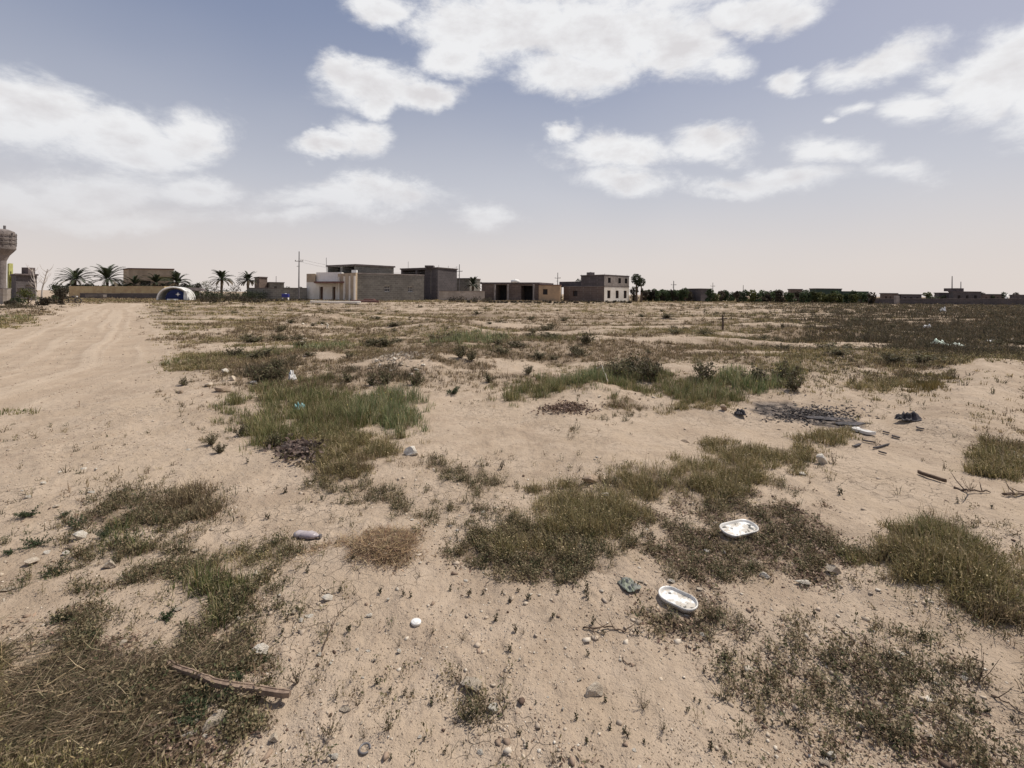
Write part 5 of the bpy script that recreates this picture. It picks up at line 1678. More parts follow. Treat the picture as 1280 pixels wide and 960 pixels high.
# rubble heaps seen further out: pieces one can count
def scatter_stones(n, cu, cv, ru, rv, lo, hi, label, group, mks=('stone', 'stone_white')):
    for i in range(n):
        q = rng.uniform(0, 6.28); r = math.sqrt(rng.uniform(0, 1))
        uu, vv = cu + ru * r * math.cos(q), cv + rv * r * math.sin(q)
        stone(uu, vv, rng.uniform(lo, hi), label if ru < 50 or n > 20 else label.split(' in ')[0].split(' on ')[0].split(' among ')[0].split(' near ')[0].split(' below ')[0] + ' ' + near(uu, vv), mks[i % len(mks)], i, rng.uniform(.6, 1), rng.uniform(.6, 1), rng.uniform(0, 3), group)


scatter_stones(34, 500, 458, 42, 11, 2.5, 7, 'pale rubble stone in the heap behind the big grass clump', 'rubble heap behind the big grass clump')
scatter_stones(16, 400, 405, 22, 5, 2, 5, 'pale stone in the small heap before the cream fronted house', 'stone heap before the cream house')
scatter_stones(10, 378, 430, 14, 7, 2, 6, 'pale stone among weeds left of the rubble heap', 'stones left of the rubble heap')
scatter_stones(26, 910, 383.5, 60, 1.6, 1.5, 3.2, 'pale stone in the long row at the far edge of the field', 'row of pale stones at the far field edge', ('stone_white',))
scatter_stones(12, 95, 615, 80, 30, 4, 9, 'flat pale pebble on the gravelly left track', 'pebbles on the gravelly left track')
scatter_stones(20, 560, 820, 220, 110, 3, 7, 'small pale pebble on the lower middle sand', 'pebbles on the lower middle sand')
scatter_stones(18, 1110, 870, 130, 70, 4, 8, 'small pale pebble in the lower right weeds', 'pebbles in the lower right weeds')
scatter_stones(20, 200, 800, 190, 140, 4, 12, 'small pale stone in the left weeds', 'stones in the left weeds')
scatter_stones(14, 760, 500, 60, 14, 2.5, 6, 'pale clod of earth below the dark green clump', 'clods below the dark green clump', ('stone', 'stone_brown'))
scatter_stones(14, 300, 478, 60, 10, 2, 5, 'small stone on the bank near the earth block', 'small stones near the earth block')
scatter_stones(12, 560, 655, 70, 25, 3, 7, 'white pebble among the herbs right of the straw heap', 'pebbles among the herbs right of the straw heap', ('stone_white',))

# brown and purple heaps
scatter_stones(46, 374, 571, 34, 13, 3, 8, 'purplish brown clod in the heap at the foot of the big grass clump', 'purplish heap at the foot of the big grass clump', ('stone_brown',))
heap_cols = [(.11, .07, .05), (.17, .11, .08), (.08, .05, .04), (.24, .17, .12)]


def debris(name, u, v, ru, rv, n, size, cols, label, cat, thick=.03):
    c0 = place(u, v)
    uu, vv = u + ru * rng.normal(0, .45, n), v + rv * rng.normal(0, .45, n)
    x, y = uv_ground(uu, vv)
    z = height(x, y)
    c = np.stack((x, y, z + rng.uniform(.002, thick, n)), -1)
    V, S, I, Cc = leaves(c, size * rng.uniform(.5, 1.8, n), np.array(cols)[rng.integers(0, len(cols), n)] * rng.uniform(.7, 1.3, (n, 1)), .6, .5)
    o = np_mesh(name, V, S, I, M['leaf'], col=Cc)
    return tag(o, label, cat, kind='stuff')


debris('brown_debris', 708, 513, 34, 7, 1100, .035, heap_cols, 'flat reddish brown layer of old chaff on the sand', 'debris', .05)
debris('purple_debris', 374, 571, 34, 14, 900, .04, [(.13, .09, .075), (.19, .14, .115), (.06, .045, .04)], 'purplish brown scraps at the foot of the big grass clump', 'debris', .07)
debris('burnt_debris', 1015, 520, 66, 13, 1300, .035, [(.035, .03, .03), (.07, .06, .058), (.02, .02, .02), (.16, .14, .13)], 'black ash and charred scraps on the burnt patch', 'ash', .008)
debris('pale_chips', 500, 458, 40, 12, 500, .05, [(.5, .44, .36), (.38, .31, .24)], 'pale broken chips covering the rubble heap', 'rubble', .06)


# ------------------------------------------------------------------ trays
def stadium(L_, W_, n=14):
    r = W_ / 2; a = L_ / 2 - r
    pts = []
    for k in range(n + 1):
        q = -math.pi / 2 + math.pi * k / n; pts.append((a + r * math.cos(q), r * math.sin(q)))
    for k in range(n + 1):
        q = math.pi / 2 + math.pi * k / n; pts.append((-a + r * math.cos(q), r * math.sin(q)))
    return pts


def loft(rings, close=True):
    n = len(rings[0]); vs = [p for r in rings for p in r]; fs = []
    for i in range(len(rings) - 1):
        for k in range(n):
            k2 = (k + 1) % n
            fs.append((i * n + k, i * n + k2, (i + 1) * n + k2, (i + 1) * n + k))
    fs.append(tuple(reversed(range(n))))
    fs.append(tuple((len(rings) - 1) * n + k for k in range(n)))
    return vs, fs


def ring(L_, W_, z):
    return [(x, y, z) for x, y in stadium(L_, W_)]


# dirt on enamel: a stain with its own shape
me_, t = new_mat('stained_enamel'); g = G(t)
oc = g.n('ShaderNodeTexCoord').outputs['Object']
f = g.rng(g.noise(22, 6, .65, oc), .42, .58)
e_ = g.mix(g.math('MULTIPLY', f, .8), (.82, .82, .79), (.42, .36, .28))
e_ = g.mix(g.rng(g.noise(17, 5, .7, oc, .4), .56, .62), e_, (.035, .035, .03))
e_ = g.mix(g.rng(g.noise(60, 4, .6, oc), .6, .75), e_, (.5, .45, .38))
g.out(g.bsdf(e_, .4, g.bump(g.noise(40, 4, .6, oc), .3, .004), .5))
M['stained'] = me_


def tray(uvA, uvB, wid, label, tilt, open_up=True):
    A_, B_ = place(*uvA), place(*uvB)
    c = (A_ + B_) / 2; Ld = (B_ - A_).length
    az = math.atan2(B_.y - A_.y, B_.x - A_.x)
    r = empty('oval_tray', (c.x, c.y, c.z + .004), 0, label, 'tray')
    r.rotation_euler = Euler((tilt[0], tilt[1], az))
    W_ = Ld * wid; h_ = .02
    if open_up:
        rings = [ring(Ld * .90, W_ * .86, 0), ring(Ld * .97, W_ * .95, h_ * .8), ring(Ld, W_, h_), ring(Ld * .995, W_ * .99, h_ + .006), ring(Ld * .95, W_ * .92, h_ + .009), ring(Ld * .92, W_ * .87, h_ + .002), ring(Ld * .86, W_ * .78, .014)]
        vs_, fs_ = loft(rings)
        MB().add(vs_, fs_[:-1]).build('rim', M['enamel'], r, True)
        MB().add(ring(Ld * .86, W_ * .78, .0145) + ring(Ld * .6, W_ * .36, .016), [(k, (k + 1) % 30, 30 + (k + 1) % 30, 30 + k) for k in range(30)] + [tuple(range(30, 60))]).build('tray_floor', M['stained'], r)
    else:
        rings = [ring(Ld, W_, 0), ring(Ld * 1.0, W_ * 1.0, .006), ring(Ld * .96, W_ * .94, .012), ring(Ld * .90, W_ * .86, .035), ring(Ld * .80, W_ * .72, .042)]
        vs_, fs_ = loft(rings[:3] + [ring(Ld * .95, W_ * .92, .014)]); MB().add(vs_, fs_[:-1]).build('rim', M['enamel'], r, True)
        vs_, fs_ = loft([ring(Ld * .949, W_ * .919, .0135)] + rings[3:]); MB().add(vs_, fs_[1:]).build('tray_base', M['enamel'], r, True)
    return r


t1 = tray((824, 742), (872, 768), .62, 'lower white oval tray lying open with a raised rim and dirty dark stains', (.06, .02))
t1.location.z += .004
t2 = tray((903, 671), (943, 662), .46, 'upper white oval tray tilted in the brown litter, clean and bright', (.14, .02), True)
t2.location.z += .012


# ------------------------------------------------------------------ litter of the place
def crumple(name, u, v, w, d, h, mat, label, cat, seed=1, rz=0.0, n=22, rough=.5):
    """thin crushed sheet with folds and real thickness"""
    p = place(u, v)
    s = p.y / F_PX
    W_, D_, H_ = w * s, d * s, h * s
    vs_, fs_ = [], []
    m = n
    for j in range(m):
        for i in range(n):
            a_, b_ = i / (n - 1) - .5, j / (m - 1) - .5
            e = 1 - .35 * float(fbm(np.array([a_ * 3 + seed]), np.array([b_ * 3 + seed * 3.1]), 2, 5)[0])
            rad2 = max(abs(a_), abs(b_)) * 2; an_ = math.atan2(b_, a_)
            ro = .62 + .75 * float(fbm(np.array([math.cos(an_) * 1.6 + seed]), np.array([math.sin(an_) * 1.6 + seed]), 3, 17)[0])
            hyp = math.hypot(a_, b_) or 1
            a2, b2 = a_ / hyp * rad2 / 2 * ro, b_ / hyp * rad2 / 2 * ro
            z_ = float(fbm(np.array([a_ * 5 + seed * 7]), np.array([b_ * 5]), 3, seed)[0])
            z_ = abs(z_ - .5) * 2.6 * (1 - (2 * abs(a_)) ** 4) * (1 - (2 * abs(b_)) ** 4)
            vs_.append((a2 * W_ * e * 1.25, b2 * D_ * e * 1.25, z_ * H_ * 1.3 + .004))
    for j in range(m - 1):
        for i in range(n - 1):
            k = j * n + i; fs_.append((k, k + 1, k + n + 1, k + n))
    o = MB().add(vs_, fs_).build(name, mat, None, True)
    md = o.modifiers.new('thickness', 'SOLIDIFY'); md.thickness = max(.001, .02 * H_); md.offset = 1
    o.location = p + Vector((0, 0, .004)); o.rotation_euler = (0, 0, rz)
    return tag(o, label, cat)


crumple('plastic_sheet', 1268, 572, 32, 22, 7, M['white_cloth'], 'crumpled white plastic lying in the grass at the right edge', 'rubbish', 3)
crumple('plastic_sheet', 1180, 433, 42, 26, 7, M['green_cloth'], 'pale green plastic sheet stretched over the dark scrub on the right', 'rubbish', 4)
crumple('plastic_bag', 1158, 411, 11, 9, 5, M['white_cloth'], 'white bag in the far scrub left of the pale green sheet', 'rubbish', 5)
crumple('plastic_bag', 1179, 391, 7, 7, 6, M['white_cloth'], 'small bright white bag farthest out in the right scrub', 'rubbish', 6)
crumple('plastic_bag', 1240, 427, 14, 10, 3, M['white_cloth'], 'flat white scrap right of the pale green sheet', 'rubbish', 7)
crumple('plastic_bag', 365, 475, 9, 9, 10, M['white_cloth'], 'white cup sized scrap caught in the dark bushes', 'rubbish', 8)
crumple('plastic_bag', 374, 513, 16, 10, 8, plain('blue_green_plastic', (.10, .24, .24), (.3, .5, .48), 8, .5, .3, 20), 'blue green scrap of plastic inside the big grass clump', 'rubbish', 9)
crumple('charred_sheet', 1062, 530, 46, 14, 1.6, M['char'], 'long black charred sheet at the right side of the burnt patch', 'rubbish', 10, .1)
crumple('charred_sheet', 1035, 524, 50, 14, 1.2, M['char'], 'flat black sheet in the middle of the burnt patch', 'rubbish', 15, -.2)
crumple('charred_sheet', 1135, 525, 32, 16, 9, M['char'], 'black scrap with a raised end right of the burnt patch', 'rubbish', 11, -.1)
crumple('metal_sheet', 925, 520, 1, 1, 1, M['char'], 'black fleck at the left of the burnt patch', 'rubbish', 12).scale = (12, 12, 6)
crumple('paper_scrap', 892, 604, 20, 10, 4, M['white_cloth'], 'small white scrap in the long olive clump', 'rubbish', 13, .3).scale = (.5, .6, .8)
crumple('crushed_packet', 786, 733, 22, 26, 5, plain('grey_green_packet', (.22, .24, .17), (.15, .15, .15), 40, .5, .3, 30), 'crushed grey green packet left of the lower white tray', 'rubbish', 14, .5, rough=.8)


def board(name, uvA, uvB, w, th, mat, label, cat, lift=.012, groove=True):
    A_, B_ = place(*uvA), place(*uvB)
    d = B_ - A_; Lb = d.length; az = math.atan2(d.y, d.x); pit = -math.atan2(d.z, math.hypot(d.x, d.y))
    n = 14; vs_, fs_ = [], []
    for i in range(n + 1):
        t_ = i / n
        ww = w * (.75 + .35 * vnoise(np.array([t_ * 6]), np.array([1.0 * len(label)]), 3)[0]) * (1 if 0 < i < n else .55)
        yo = (vnoise(np.array([t_ * 5]), np.array([7.0]), 9)[0] - .5) * w * .5
        for (yy, zz) in ((-.5, 0), (-.5, 1), (-.1, 1.12), (.02, .8), (.15, 1.08), (.5, .9), (.5, 0)):
            vs_.append((t_ * Lb, yy * ww + yo, zz * th))
    for i in range(n):
        for k in range(7):
            k2 = (k + 1) % 7
            fs_.append((i * 7 + k, (i + 1) * 7 + k, (i + 1) * 7 + k2, i * 7 + k2))
    fs_ += [tuple(range(7)), tuple(n * 7 + k for k in reversed(range(7)))]
    o = MB().add(vs_, fs_).build(name, mat)
    o.location = A_ + Vector((0, 0, lift)); o.rotation_euler = (0, pit, az)
    return tag(o, label, cat)


board('broken_plank', (209, 841), (262, 864), .022, .016, M['wood'], 'upper piece of the split brown plank in the bottom left weeds', 'plank', .035)
board('broken_plank', (252, 861), (361, 882), .028, .02, M['wood'], 'lower thicker piece of the split brown plank in the bottom left weeds', 'plank', .03)
board('stick', (208, 862), (250, 864), .008, .008, M['wood'], 'thin stick lying under the split brown plank', 'stick', .006)
board('white_board', (1068, 538), (1089, 545), .12, .03, M['enamel'], 'narrow white board below the burnt patch', 'board')
board('stick', (1147, 593), (1182, 605), .03, .025, M['twig'], 'straight dark stick on bare sand left of the right edge grass', 'stick')
board('stick', (976, 635), (1000, 640), .012, .01, M['wood'], 'short pale stick on the sand above the upper tray', 'stick')
for (ua, va, ub, vb_, w_, lb) in [(1078, 552, 1094, 555, .035, 'black charred stick below the white board'), (1092, 562, 1112, 557, .03, 'charred stick to the right below the white board'), (1066, 560, 1076, 557, .04, 'short black stick left of the charred sticks'), (1115, 546, 1124, 549, .05, 'small black lump of wood below the raised black sheet'), (1146, 536, 1154, 538, .05, 'dark fleck of wood right of the raised black sheet'), (1104, 541, 1111, 543, .04, 'black splinter between the white board and the raised sheet'), (1098, 566, 1108, 569, .03, 'lowest charred splinter before the burnt patch')]:
    board('charred_stick', (ua, va), (ub, vb_), w_ * .6, .012, M['char'], lb, 'stick')
for i, (a_, b_) in enumerate([((388, 379.6), (424, 380.2)), ((410, 381), (450, 381.2)), ((440, 380), (470, 381.6)), ((455, 379), (468, 379.2))]):
    board('timber_plank', a_, b_, .8, .25, M['cream'] if i in (0, 1) else M['brown_slab'], ['pale timber plank lying nearest the utility pole before the cream house', 'long pale timber plank in front of the tan corner block', 'reddish timber plank before the grey house wall', 'short reddish timber plank on top of the stack before the grey house'][i], 'plank', .1 + .1 * i)


def twig(pts, r0, mat, label, cat='twig', name='twig', sub=0):
    ps = []
    for (u, v, h_) in pts:
        p = place(u, v); ps.append(p + Vector((0, 0, h_ + r0)))
    # smooth the run
    q = []
    for a_, b_ in zip(ps[:-1], ps[1:]):
        for k in range(5):
            w_ = a_.lerp(b_, k / 5); q.append(w_ + Vector(rng.normal(0, r0 * .7, 3)))
    q.append(ps[-1])
    mb = MB()
    mb.tube(q, [r0 * (1 - .6 * k / len(q)) for k in range(len(q))], 6)
    for _ in range(sub):
        k = rng.integers(2, len(q) - 1); d = Vector(rng.normal(0, 1, 3)) * r0 * 9; d.z = abs(d.z)
        mb.tube([q[k], q[k] + d * .6, q[k] + d + Vector((0, 0, r0 * 2))], [r0 * .5, r0 * .35, r0 * .15], 5)
    return tag(mb.build(name, mat), label, cat)


twig([(777, 824, 0), (783, 831, .004), (795, 832, 0)], .0028, M['twig'], 'short curved dark twig on bare sand below the lower tray')
twig([(730, 786, 0), (745, 788, .01), (762, 786, .01), (780, 791, .005), (792, 784, .01)], .004, M['twig'], 'forked dark branch at the lower left of the tray litter', 'branch', 'branch', 6)
twig([(622, 885, .03), (628, 892, .02), (631, 901, 0)], .003, M['twig'], 'dark bent twig curling over the narrow white stone')
twig([(1098, 874, 0), (1125, 884, .012), (1150, 889, .01), (1175, 897, 0)], .0035, M['twig'], 'long dark curved twig in the bottom right weeds', sub=5)
twig([(1240, 870, 0), (1260, 884, .01), (1290, 900, 0)], .0035, M['twig'], 'dark twig running out at the right edge of the bottom weeds', sub=3)
twig([(1195, 611, 0), (1212, 617, .01), (1238, 617, 0)], .010, M['twig'], 'bent dark root below the right edge grass', 'root', 'root', 3)
twig([(1252, 620, 0), (1268, 621, .01), (1290, 617, 0)], .012, M['twig'], 'thick dark root at the right edge', 'root', 'root', 2)
twig([(1165, 660, 0), (1180, 663, .01), (1192, 668, 0)], .008, M['wood'], 'brown stick above the right hand grass clump', 'stick', 'stick', 2)
twig([(1058, 875 - 80, 0), (1050, 785, .0), (1040, 778, 0)], .003, M['twig'], 'thin dark twig pointing up left below the right hand clump')
twig([(700, 603, .02), (715, 608, .02), (742, 616, .02)], .006, M['wood'], 'slanting brown stick beside the flat tan slab', 'stick', 'stick', 0)
twig([(400, 818, 0), (410, 800, .015), (420, 782, .03), (426, 774, .05)], .0028, M['twig'], 'long thin leaning weed stalk above the twiggy tufts', sub=7)
twig([(745, 468, .1), (752, 476, .25), (760, 482, .05)], .012, M['pale_bark'], 'pale bent branch lying in the dark green clump', 'branch', 'branch', 0)
twig([(55, 868, .03), (110, 838, .04)], .0022, M['straw'], 'long pale straw stalk across the dead grass at the left', 'stalk', 'stalk')
twig([(0, 888, .03), (40, 870, .03), (62, 862, .03)], .002, M['straw'], 'pale straw stalk entering from the left edge', 'stalk', 'stalk')
twig([(18, 956, .03), (64, 928, .03)], .0022, M['straw'], 'pale straw stalk in the bottom left corner', 'stalk', 'stalk')
twig([(96, 872, .03), (66, 886, .04), (30, 902, .03)], .0022, M['straw'], 'curved pale straw stalk left of the crumpled grass', 'stalk', 'stalk')
twig([(10, 892, .02), (28, 903, .03), (52, 909, .02)], .0026, M['straw'], 'pale grey stalk bent in the dead grass at the left edge', 'stalk', 'stalk')

# cap, ring, bottle
p = place(520, 780)
cp = empty('bottle_lid', p + Vector((0, 0, .003)), 0, 'white oval plastic cap lying alone on the sand below the straw heap', 'cap')
cp.rotation_euler = (.12, .05, 0); cp.scale = (1.15, .95, 1)
MB().lathe([(.0205, 0), (.0215, .003), (.0215, .010), (.0195, .0125), (.012, .0128)], 24).build('rim', M['enamel'], cp, True)
MB().lathe([(.0118, .0129), (.011, .0135)], 20).build('top_disc', M['stained'], cp, True)
p = place(456, 937)
mb = MB(); mb.tube([(.018 * math.cos(k * math.pi / 10), .018 * math.sin(k * math.pi / 10), .004) for k in range(19)], .0035, 6)
o = mb.build('metal_ring', M['metal'], None, True); o.location = p; tag(o, 'small dark open ring on the sand near the bottom edge', 'ring')
p = place(384, 672)
bt = empty('plastic_bottle', p + Vector((0, 0, .03)), -.15, 'crushed dusty plastic bottle on the sand left of the straw heap', 'bottle')
dusty = plain('dusty_plastic', (.42, .37, .36), (.27, .23, .25), 9, .35, .5, 30, .5)
vs_, fs_ = [], []
prof = [(-.085, .012), (-.083, .028), (-.06, .034), (-.045, .029), (-.03, .035), (0, .031), (.02, .035), (.045, .032), (.06, .024), (.075, .012), (.086, .011)]
for i, (x_, r_) in enumerate(prof):
    for k in range(14):
        q = 2 * math.pi * k / 14
        vs_.append((x_, r_ * math.cos(q), r_ * math.sin(q) * (.62 + .12 * math.sin(i * 2.1 + k))))
for i in range(len(prof) - 1):
    for k in range(14):
        fs_.append((i * 14 + k, i * 14 + (k + 1) % 14, (i + 1) * 14 + (k + 1) % 14, (i + 1) * 14 + k))
fs_ += [tuple(range(14)), tuple((len(prof) - 1) * 14 + k for k in range(14))]
MB().add(vs_, fs_).build('bottle_body', dusty, bt, True)
MB().tube([(.0865, 0, 0), (.099, 0, 0)], .0135, 12).build('screw_cap', M['metal'], bt)
bt.location.z -= .012

# ------------------------------------------------------------------ tent, sign, scrap, vehicles
Yt = 74
c = P2(221, Yt); s = Yt / F_PX
tn = empty('arched_tent', (c.x, c.y, hz(*c) - .05), 0, 'arched white tent with navy front and white ribs beside the dirt track', 'tent')
tn.rotation_euler = (0, 0, .28)
Rw, Hh, Dp = 16.5 * s, Z(360, Yt) + .1, 2.6


def arch(y, k=1.0, n=16):
    return [(-Rw * k * math.cos(math.pi * i / n), y, Hh * k * math.sin(math.pi * i / n) ** .8) for i in range(n + 1)]


a0, a1 = arch(-Dp / 2), arch(Dp / 2, .95)
vs_ = a0 + a1; n_ = len(a0)
MB().add(vs_, [(i, n_ + i, n_ + i + 1, i + 1) for i in range(n_ - 1)]).build('tent_cover', M['canvas'], tn, True)
fr_ = [(x * .66 + Rw * .14, -Dp / 2 + .03, z * .86) for x, y, z in a0]
vs_ = fr_ + [(x, y + .05, z) for x, y, z in fr_]
MB().add(vs_, [tuple(range(n_)), tuple(reversed(range(n_, 2 * n_)))] + [(i, i + n_, i + n_ + 1, i + 1) for i in range(n_ - 1)]).build('front_panel', M['navy'], tn)
bk = [(x, Dp / 2, z) for x, y, z in a1]
MB().add(bk, [tuple(range(n_))]).build('back_panel', M['canvas'], tn)
for y_ in (-Dp / 2, -Dp / 4, 0, Dp / 4, Dp / 2):
    MB().tube([(x * 1.01, y, z * 1.01 + .02) for x, y, z in arch(y_)], .13 if y_ == -Dp / 2 else .07, 6).build('rib', M['tank'], tn)
st = []
for k in range(8):
    q = k * math.pi / 4; r_ = .34 if k % 2 == 0 else .12
    st.append((Rw * .30 + r_ * math.cos(q), -Dp / 2 - .02, Hh * .5 + r_ * math.sin(q)))
MB().add(st + [(x, y + .03, z) for x, y, z in st], [tuple(range(8)), tuple(reversed(range(8, 16)))] + [(i, i + 8, (i + 1) % 8 + 8, (i + 1) % 8) for i in range(8)]).build('star_patch', M['tank'], tn)
for (x0, z0, w_, h_) in ((.72, 0, .30, .75), (.95, 0, .22, .25), (-.35, 0, .7, .16)):
    vs_ = []
    for j in range(5):
        for i in range(5):
            vs_.append((Rw * x0 + w_ * Rw * i / 4, -Dp / 2 - .25 - .12 * math.sin(i * 2 + j), z0 + h_ * Hh * j / 4))
    MB().add(vs_, [(j * 5 + i, j * 5 + i + 1, j * 5 + i + 6, j * 5 + i + 5) for j in range(4) for i in range(4)]).build('loose_flap', M['canvas'], tn)
vs_ = [(x * 1.05 + Rw * .45, y, z * .3 + Hh * .78) for x, y, z in arch(Dp / 2 + .6, .9)] + [(x * 1.05 + Rw * .45, y + 2, z * .3 + Hh * .75) for x, y, z in arch(Dp / 2 + .6, .9)]
aw = empty('dark_awning', tn.location, .28, 'low dark awning just behind the navy fronted tent', 'awning')
MB().add(vs_, [(i, n_ + i, n_ + i + 1, i + 1) for i in range(n_ - 1)] + [tuple(range(n_))]).build('awning_cover', M['slab'], aw, True)
for x_ in (-.35, 1.2):
    MB().tube([(Rw * x_, Dp / 2 + .8, 0), (Rw * x_, Dp / 2 + .8, Hh * .8)], .05, 6).build('awning_post', M['metal'], aw)

p = P2(357, 78)
bs = empty('blue_tank', (p.x, p.y, hz(*p)), .1, 'dark blue box tank on a white stand before the grey wall', 'tank')
zt_, zb_ = Z(367.5, 78), Z(372, 78)
mb = MB(); mb.box(-.55, -.35, zb_, .55, .35, zt_); o = mb.build('tank_body', M['blue'], bs)
md = o.modifiers.new('round', 'BEVEL'); md.width = .08; md.segments = 3
for x_ in (-.45, .45):
    MB().box(x_ - .05, -.25, -.1, x_ + .05, .25, zb_ - .003).build('leg', M['tank'], bs)
MB().lathe([(.16, zt_ + .003), (.16, zt_ + .08), (.1, zt_ + .1)], 12).build('lid', M['tank'], bs)

# thin post standing alone in the field
p = place(903, 412)
ps = empty('field_post', p, 0, 'lone dark post with a short cross piece standing in the middle right field', 'post')
hp = (412 - 393) * p.y / F_PX
MB().tube([(0, 0, -.1), (.02, 0, hp * .5), (0, 0, hp)], [.05, .045, .03], 6).build('post', M['trunk'], ps)
MB().tube([(-.18, 0, hp * .72), (.2, 0, hp * .78)], .025, 5).build('cross_piece', M['trunk'], ps)
for (u, v, h_, lb) in [(1016, 383, 8, 'small dark stake left in the far right scrub'), (1163, 392, 9, 'small dark stake in the scrub near the white bag')]:
    p = place(u, v)
    o = MB().tube([(0, 0, -.1), (.01, 0, h_ * p.y / F_PX)], [.06, .04], 6).build('stake', M['trunk'], None); o.location = p; tag(o, lb, 'stake')

# scrap heap by the track: an old motorcycle frame with wheels, under brush
p = P2(90, 56)
sh = empty('scrap_motorbike', (p.x, p.y, hz(*p)), .3, 'dark scrapped motorbike leaning at the end of the brush heap by the track', 'motorbike')
for x_ in (-.62, .62):
    mb = MB(); mb.tube([(x_ + .32 * math.cos(k * math.pi / 10), 0, .34 + .32 * math.sin(k * math.pi / 10)) for k in range(21)], .06, 6, False)
    w = mb.build('wheel', M['char'], sh)
    mb = MB()
    for k in range(6): mb.tube([(x_, 0, .34), (x_ + .28 * math.cos(k), 0, .34 + .28 * math.sin(k))], .012, 4)
    mb.build('spokes', M['metal'], w)
mb = MB(); mb.tube([(-.62, 0, .34), (-.2, 0, .45), (.2, 0, .75), (.62, 0, .34)], .035, 6); mb.tube([(.62, 0, .34), (.42, 0, .95)], .03, 6); mb.tube([(-.2, 0, .45), (.1, 0, .35), (.35, 0, .6)], .05, 6)
mb.build('frame', M['metal'], sh)
MB().lathe([(.05, -.1), (.16, -.06), (.18, .06), (.1, .14)], 10, (.12, 0, .82)).build('fuel_tank', M['char'], sh)
MB().box(-.55, -.12, .74, -.02, .12, .84).build('seat', M['char'], sh)
MB().tube([(.42, -.32, 1.0), (.42, 0, .95), (.42, .32, 1.0)], .02, 6).build('handlebar', M['metal'], sh)
MB().lathe([(.09, 0), (.1, .05), (.05, .08)], 10, (.5, 0, .82)).build('headlight', M['tank'], sh)

# concrete trough left of the track end
p = P2(118, 84)
tr = empty('stone_trough', (p.x, p.y, hz(*p)), .05, 'low grey trough on short legs at the far end of the track', 'trough')
MB().box(-1.3, -.4, .45, 1.9, .4, .95).build('trough_body', M['concrete'], tr)
for x_ in (-1.0, 1.5): MB().box(x_ - .18, -.3, -.1, x_ + .18, .3, .447).build('leg', M['concrete_pale'], tr)


def vehicle(u, Y, label, lng=4.3, h_=1.45, rz=0.0, van=False):
    p = P2(u, Y)
    r = empty('parked_van' if van else 'parked_car', (p.x, p.y, hz(*p)), rz, label, 'van' if van else 'car')
    prof = ([(-2.1, .35), (-2.15, 1.0), (-2.05, 2.1), (1.2, 2.1), (1.75, 1.2), (2.2, 1.0), (2.25, .35)] if van else
            [(-2.1, .35), (-2.15, .85), (-1.6, .95), (-1.2, 1.4), (.5, 1.42), (1.1, .95), (2.0, .82), (2.15, .35)])
    vs_ = [(x, -.82 * (.86 if z > 1.0 else 1), z) for x, z in prof] + [(x, .82 * (.86 if z > 1.0 else 1), z) for x, z in prof]
    n = len(prof)
    MB().add(vs_, [tuple(range(n)), tuple(reversed(range(n, 2 * n)))] + [(i, (i + 1) % n, (i + 1) % n + n, i + n)[::-1] for i in range(n)]).build('body', M['tank'], r)
    gz0, gz1, gx0, gx1 = (1.25, 1.95, -.2, 1.25) if van else (.98, 1.34, -1.15, .65)
    for sg in (-1, 1):
        y_ = sg * .73
        MB().add([(gx0, y_, gz0), (gx1, y_, gz0), (gx1 - .25, y_ * .985, gz1), (gx0 + .15, y_ * .985, gz1)], [(0, 1, 2, 3)]).build('window', M['char'], r)
        for x_ in (-1.35, 1.35):
            MB().tube([(x_, sg * .62, .33), (x_, sg * .86, .33)], .33, 14).build('wheel', M['char'], r)
    return r


vehicle(1253, 140, 'white parked van before the far village at the right', rz=.2, van=True)
vehicle(1268, 138, 'white parked car right of the white van in the far village', rz=-.2)
p = P2(1261, 146)
mb = MB()
tn2 = empty('white_canopy', (p.x, p.y, hz(*p)), 0, 'low white canopy roof above the parked white vehicles', 'canopy')
MB().add([(-3, -1.5, 2.5), (0, -1.5, 3.0), (3.2, -1.5, 2.5), (3.2, 1.5, 2.5), (0, 1.5, 3.0), (-3, 1.5, 2.5), (-3, -1.5, 2.45), (3.2, -1.5, 2.45)], [(0, 1, 4, 5), (1, 2, 3, 4)]).build('canopy_cover', M['canvas'], tn2)
for x_ in (-2.9, 3.1):
    for y_ in (-1.4, 1.4): MB().tube([(x_, y_, -.1), (x_, y_, 2.5)], .05, 6).build('canopy_post', M['metal'], tn2)
p = P2(1121, 112)
o = MB().box(-.45, -.3, -.2, .45, .3, Z(369.5, 112)).build('gate_pillar', M['concrete_pale'], None); o.location = (p.x, p.y, 0); tag(o, 'pale square gate pillar between two houses of the far village', 'pillar')


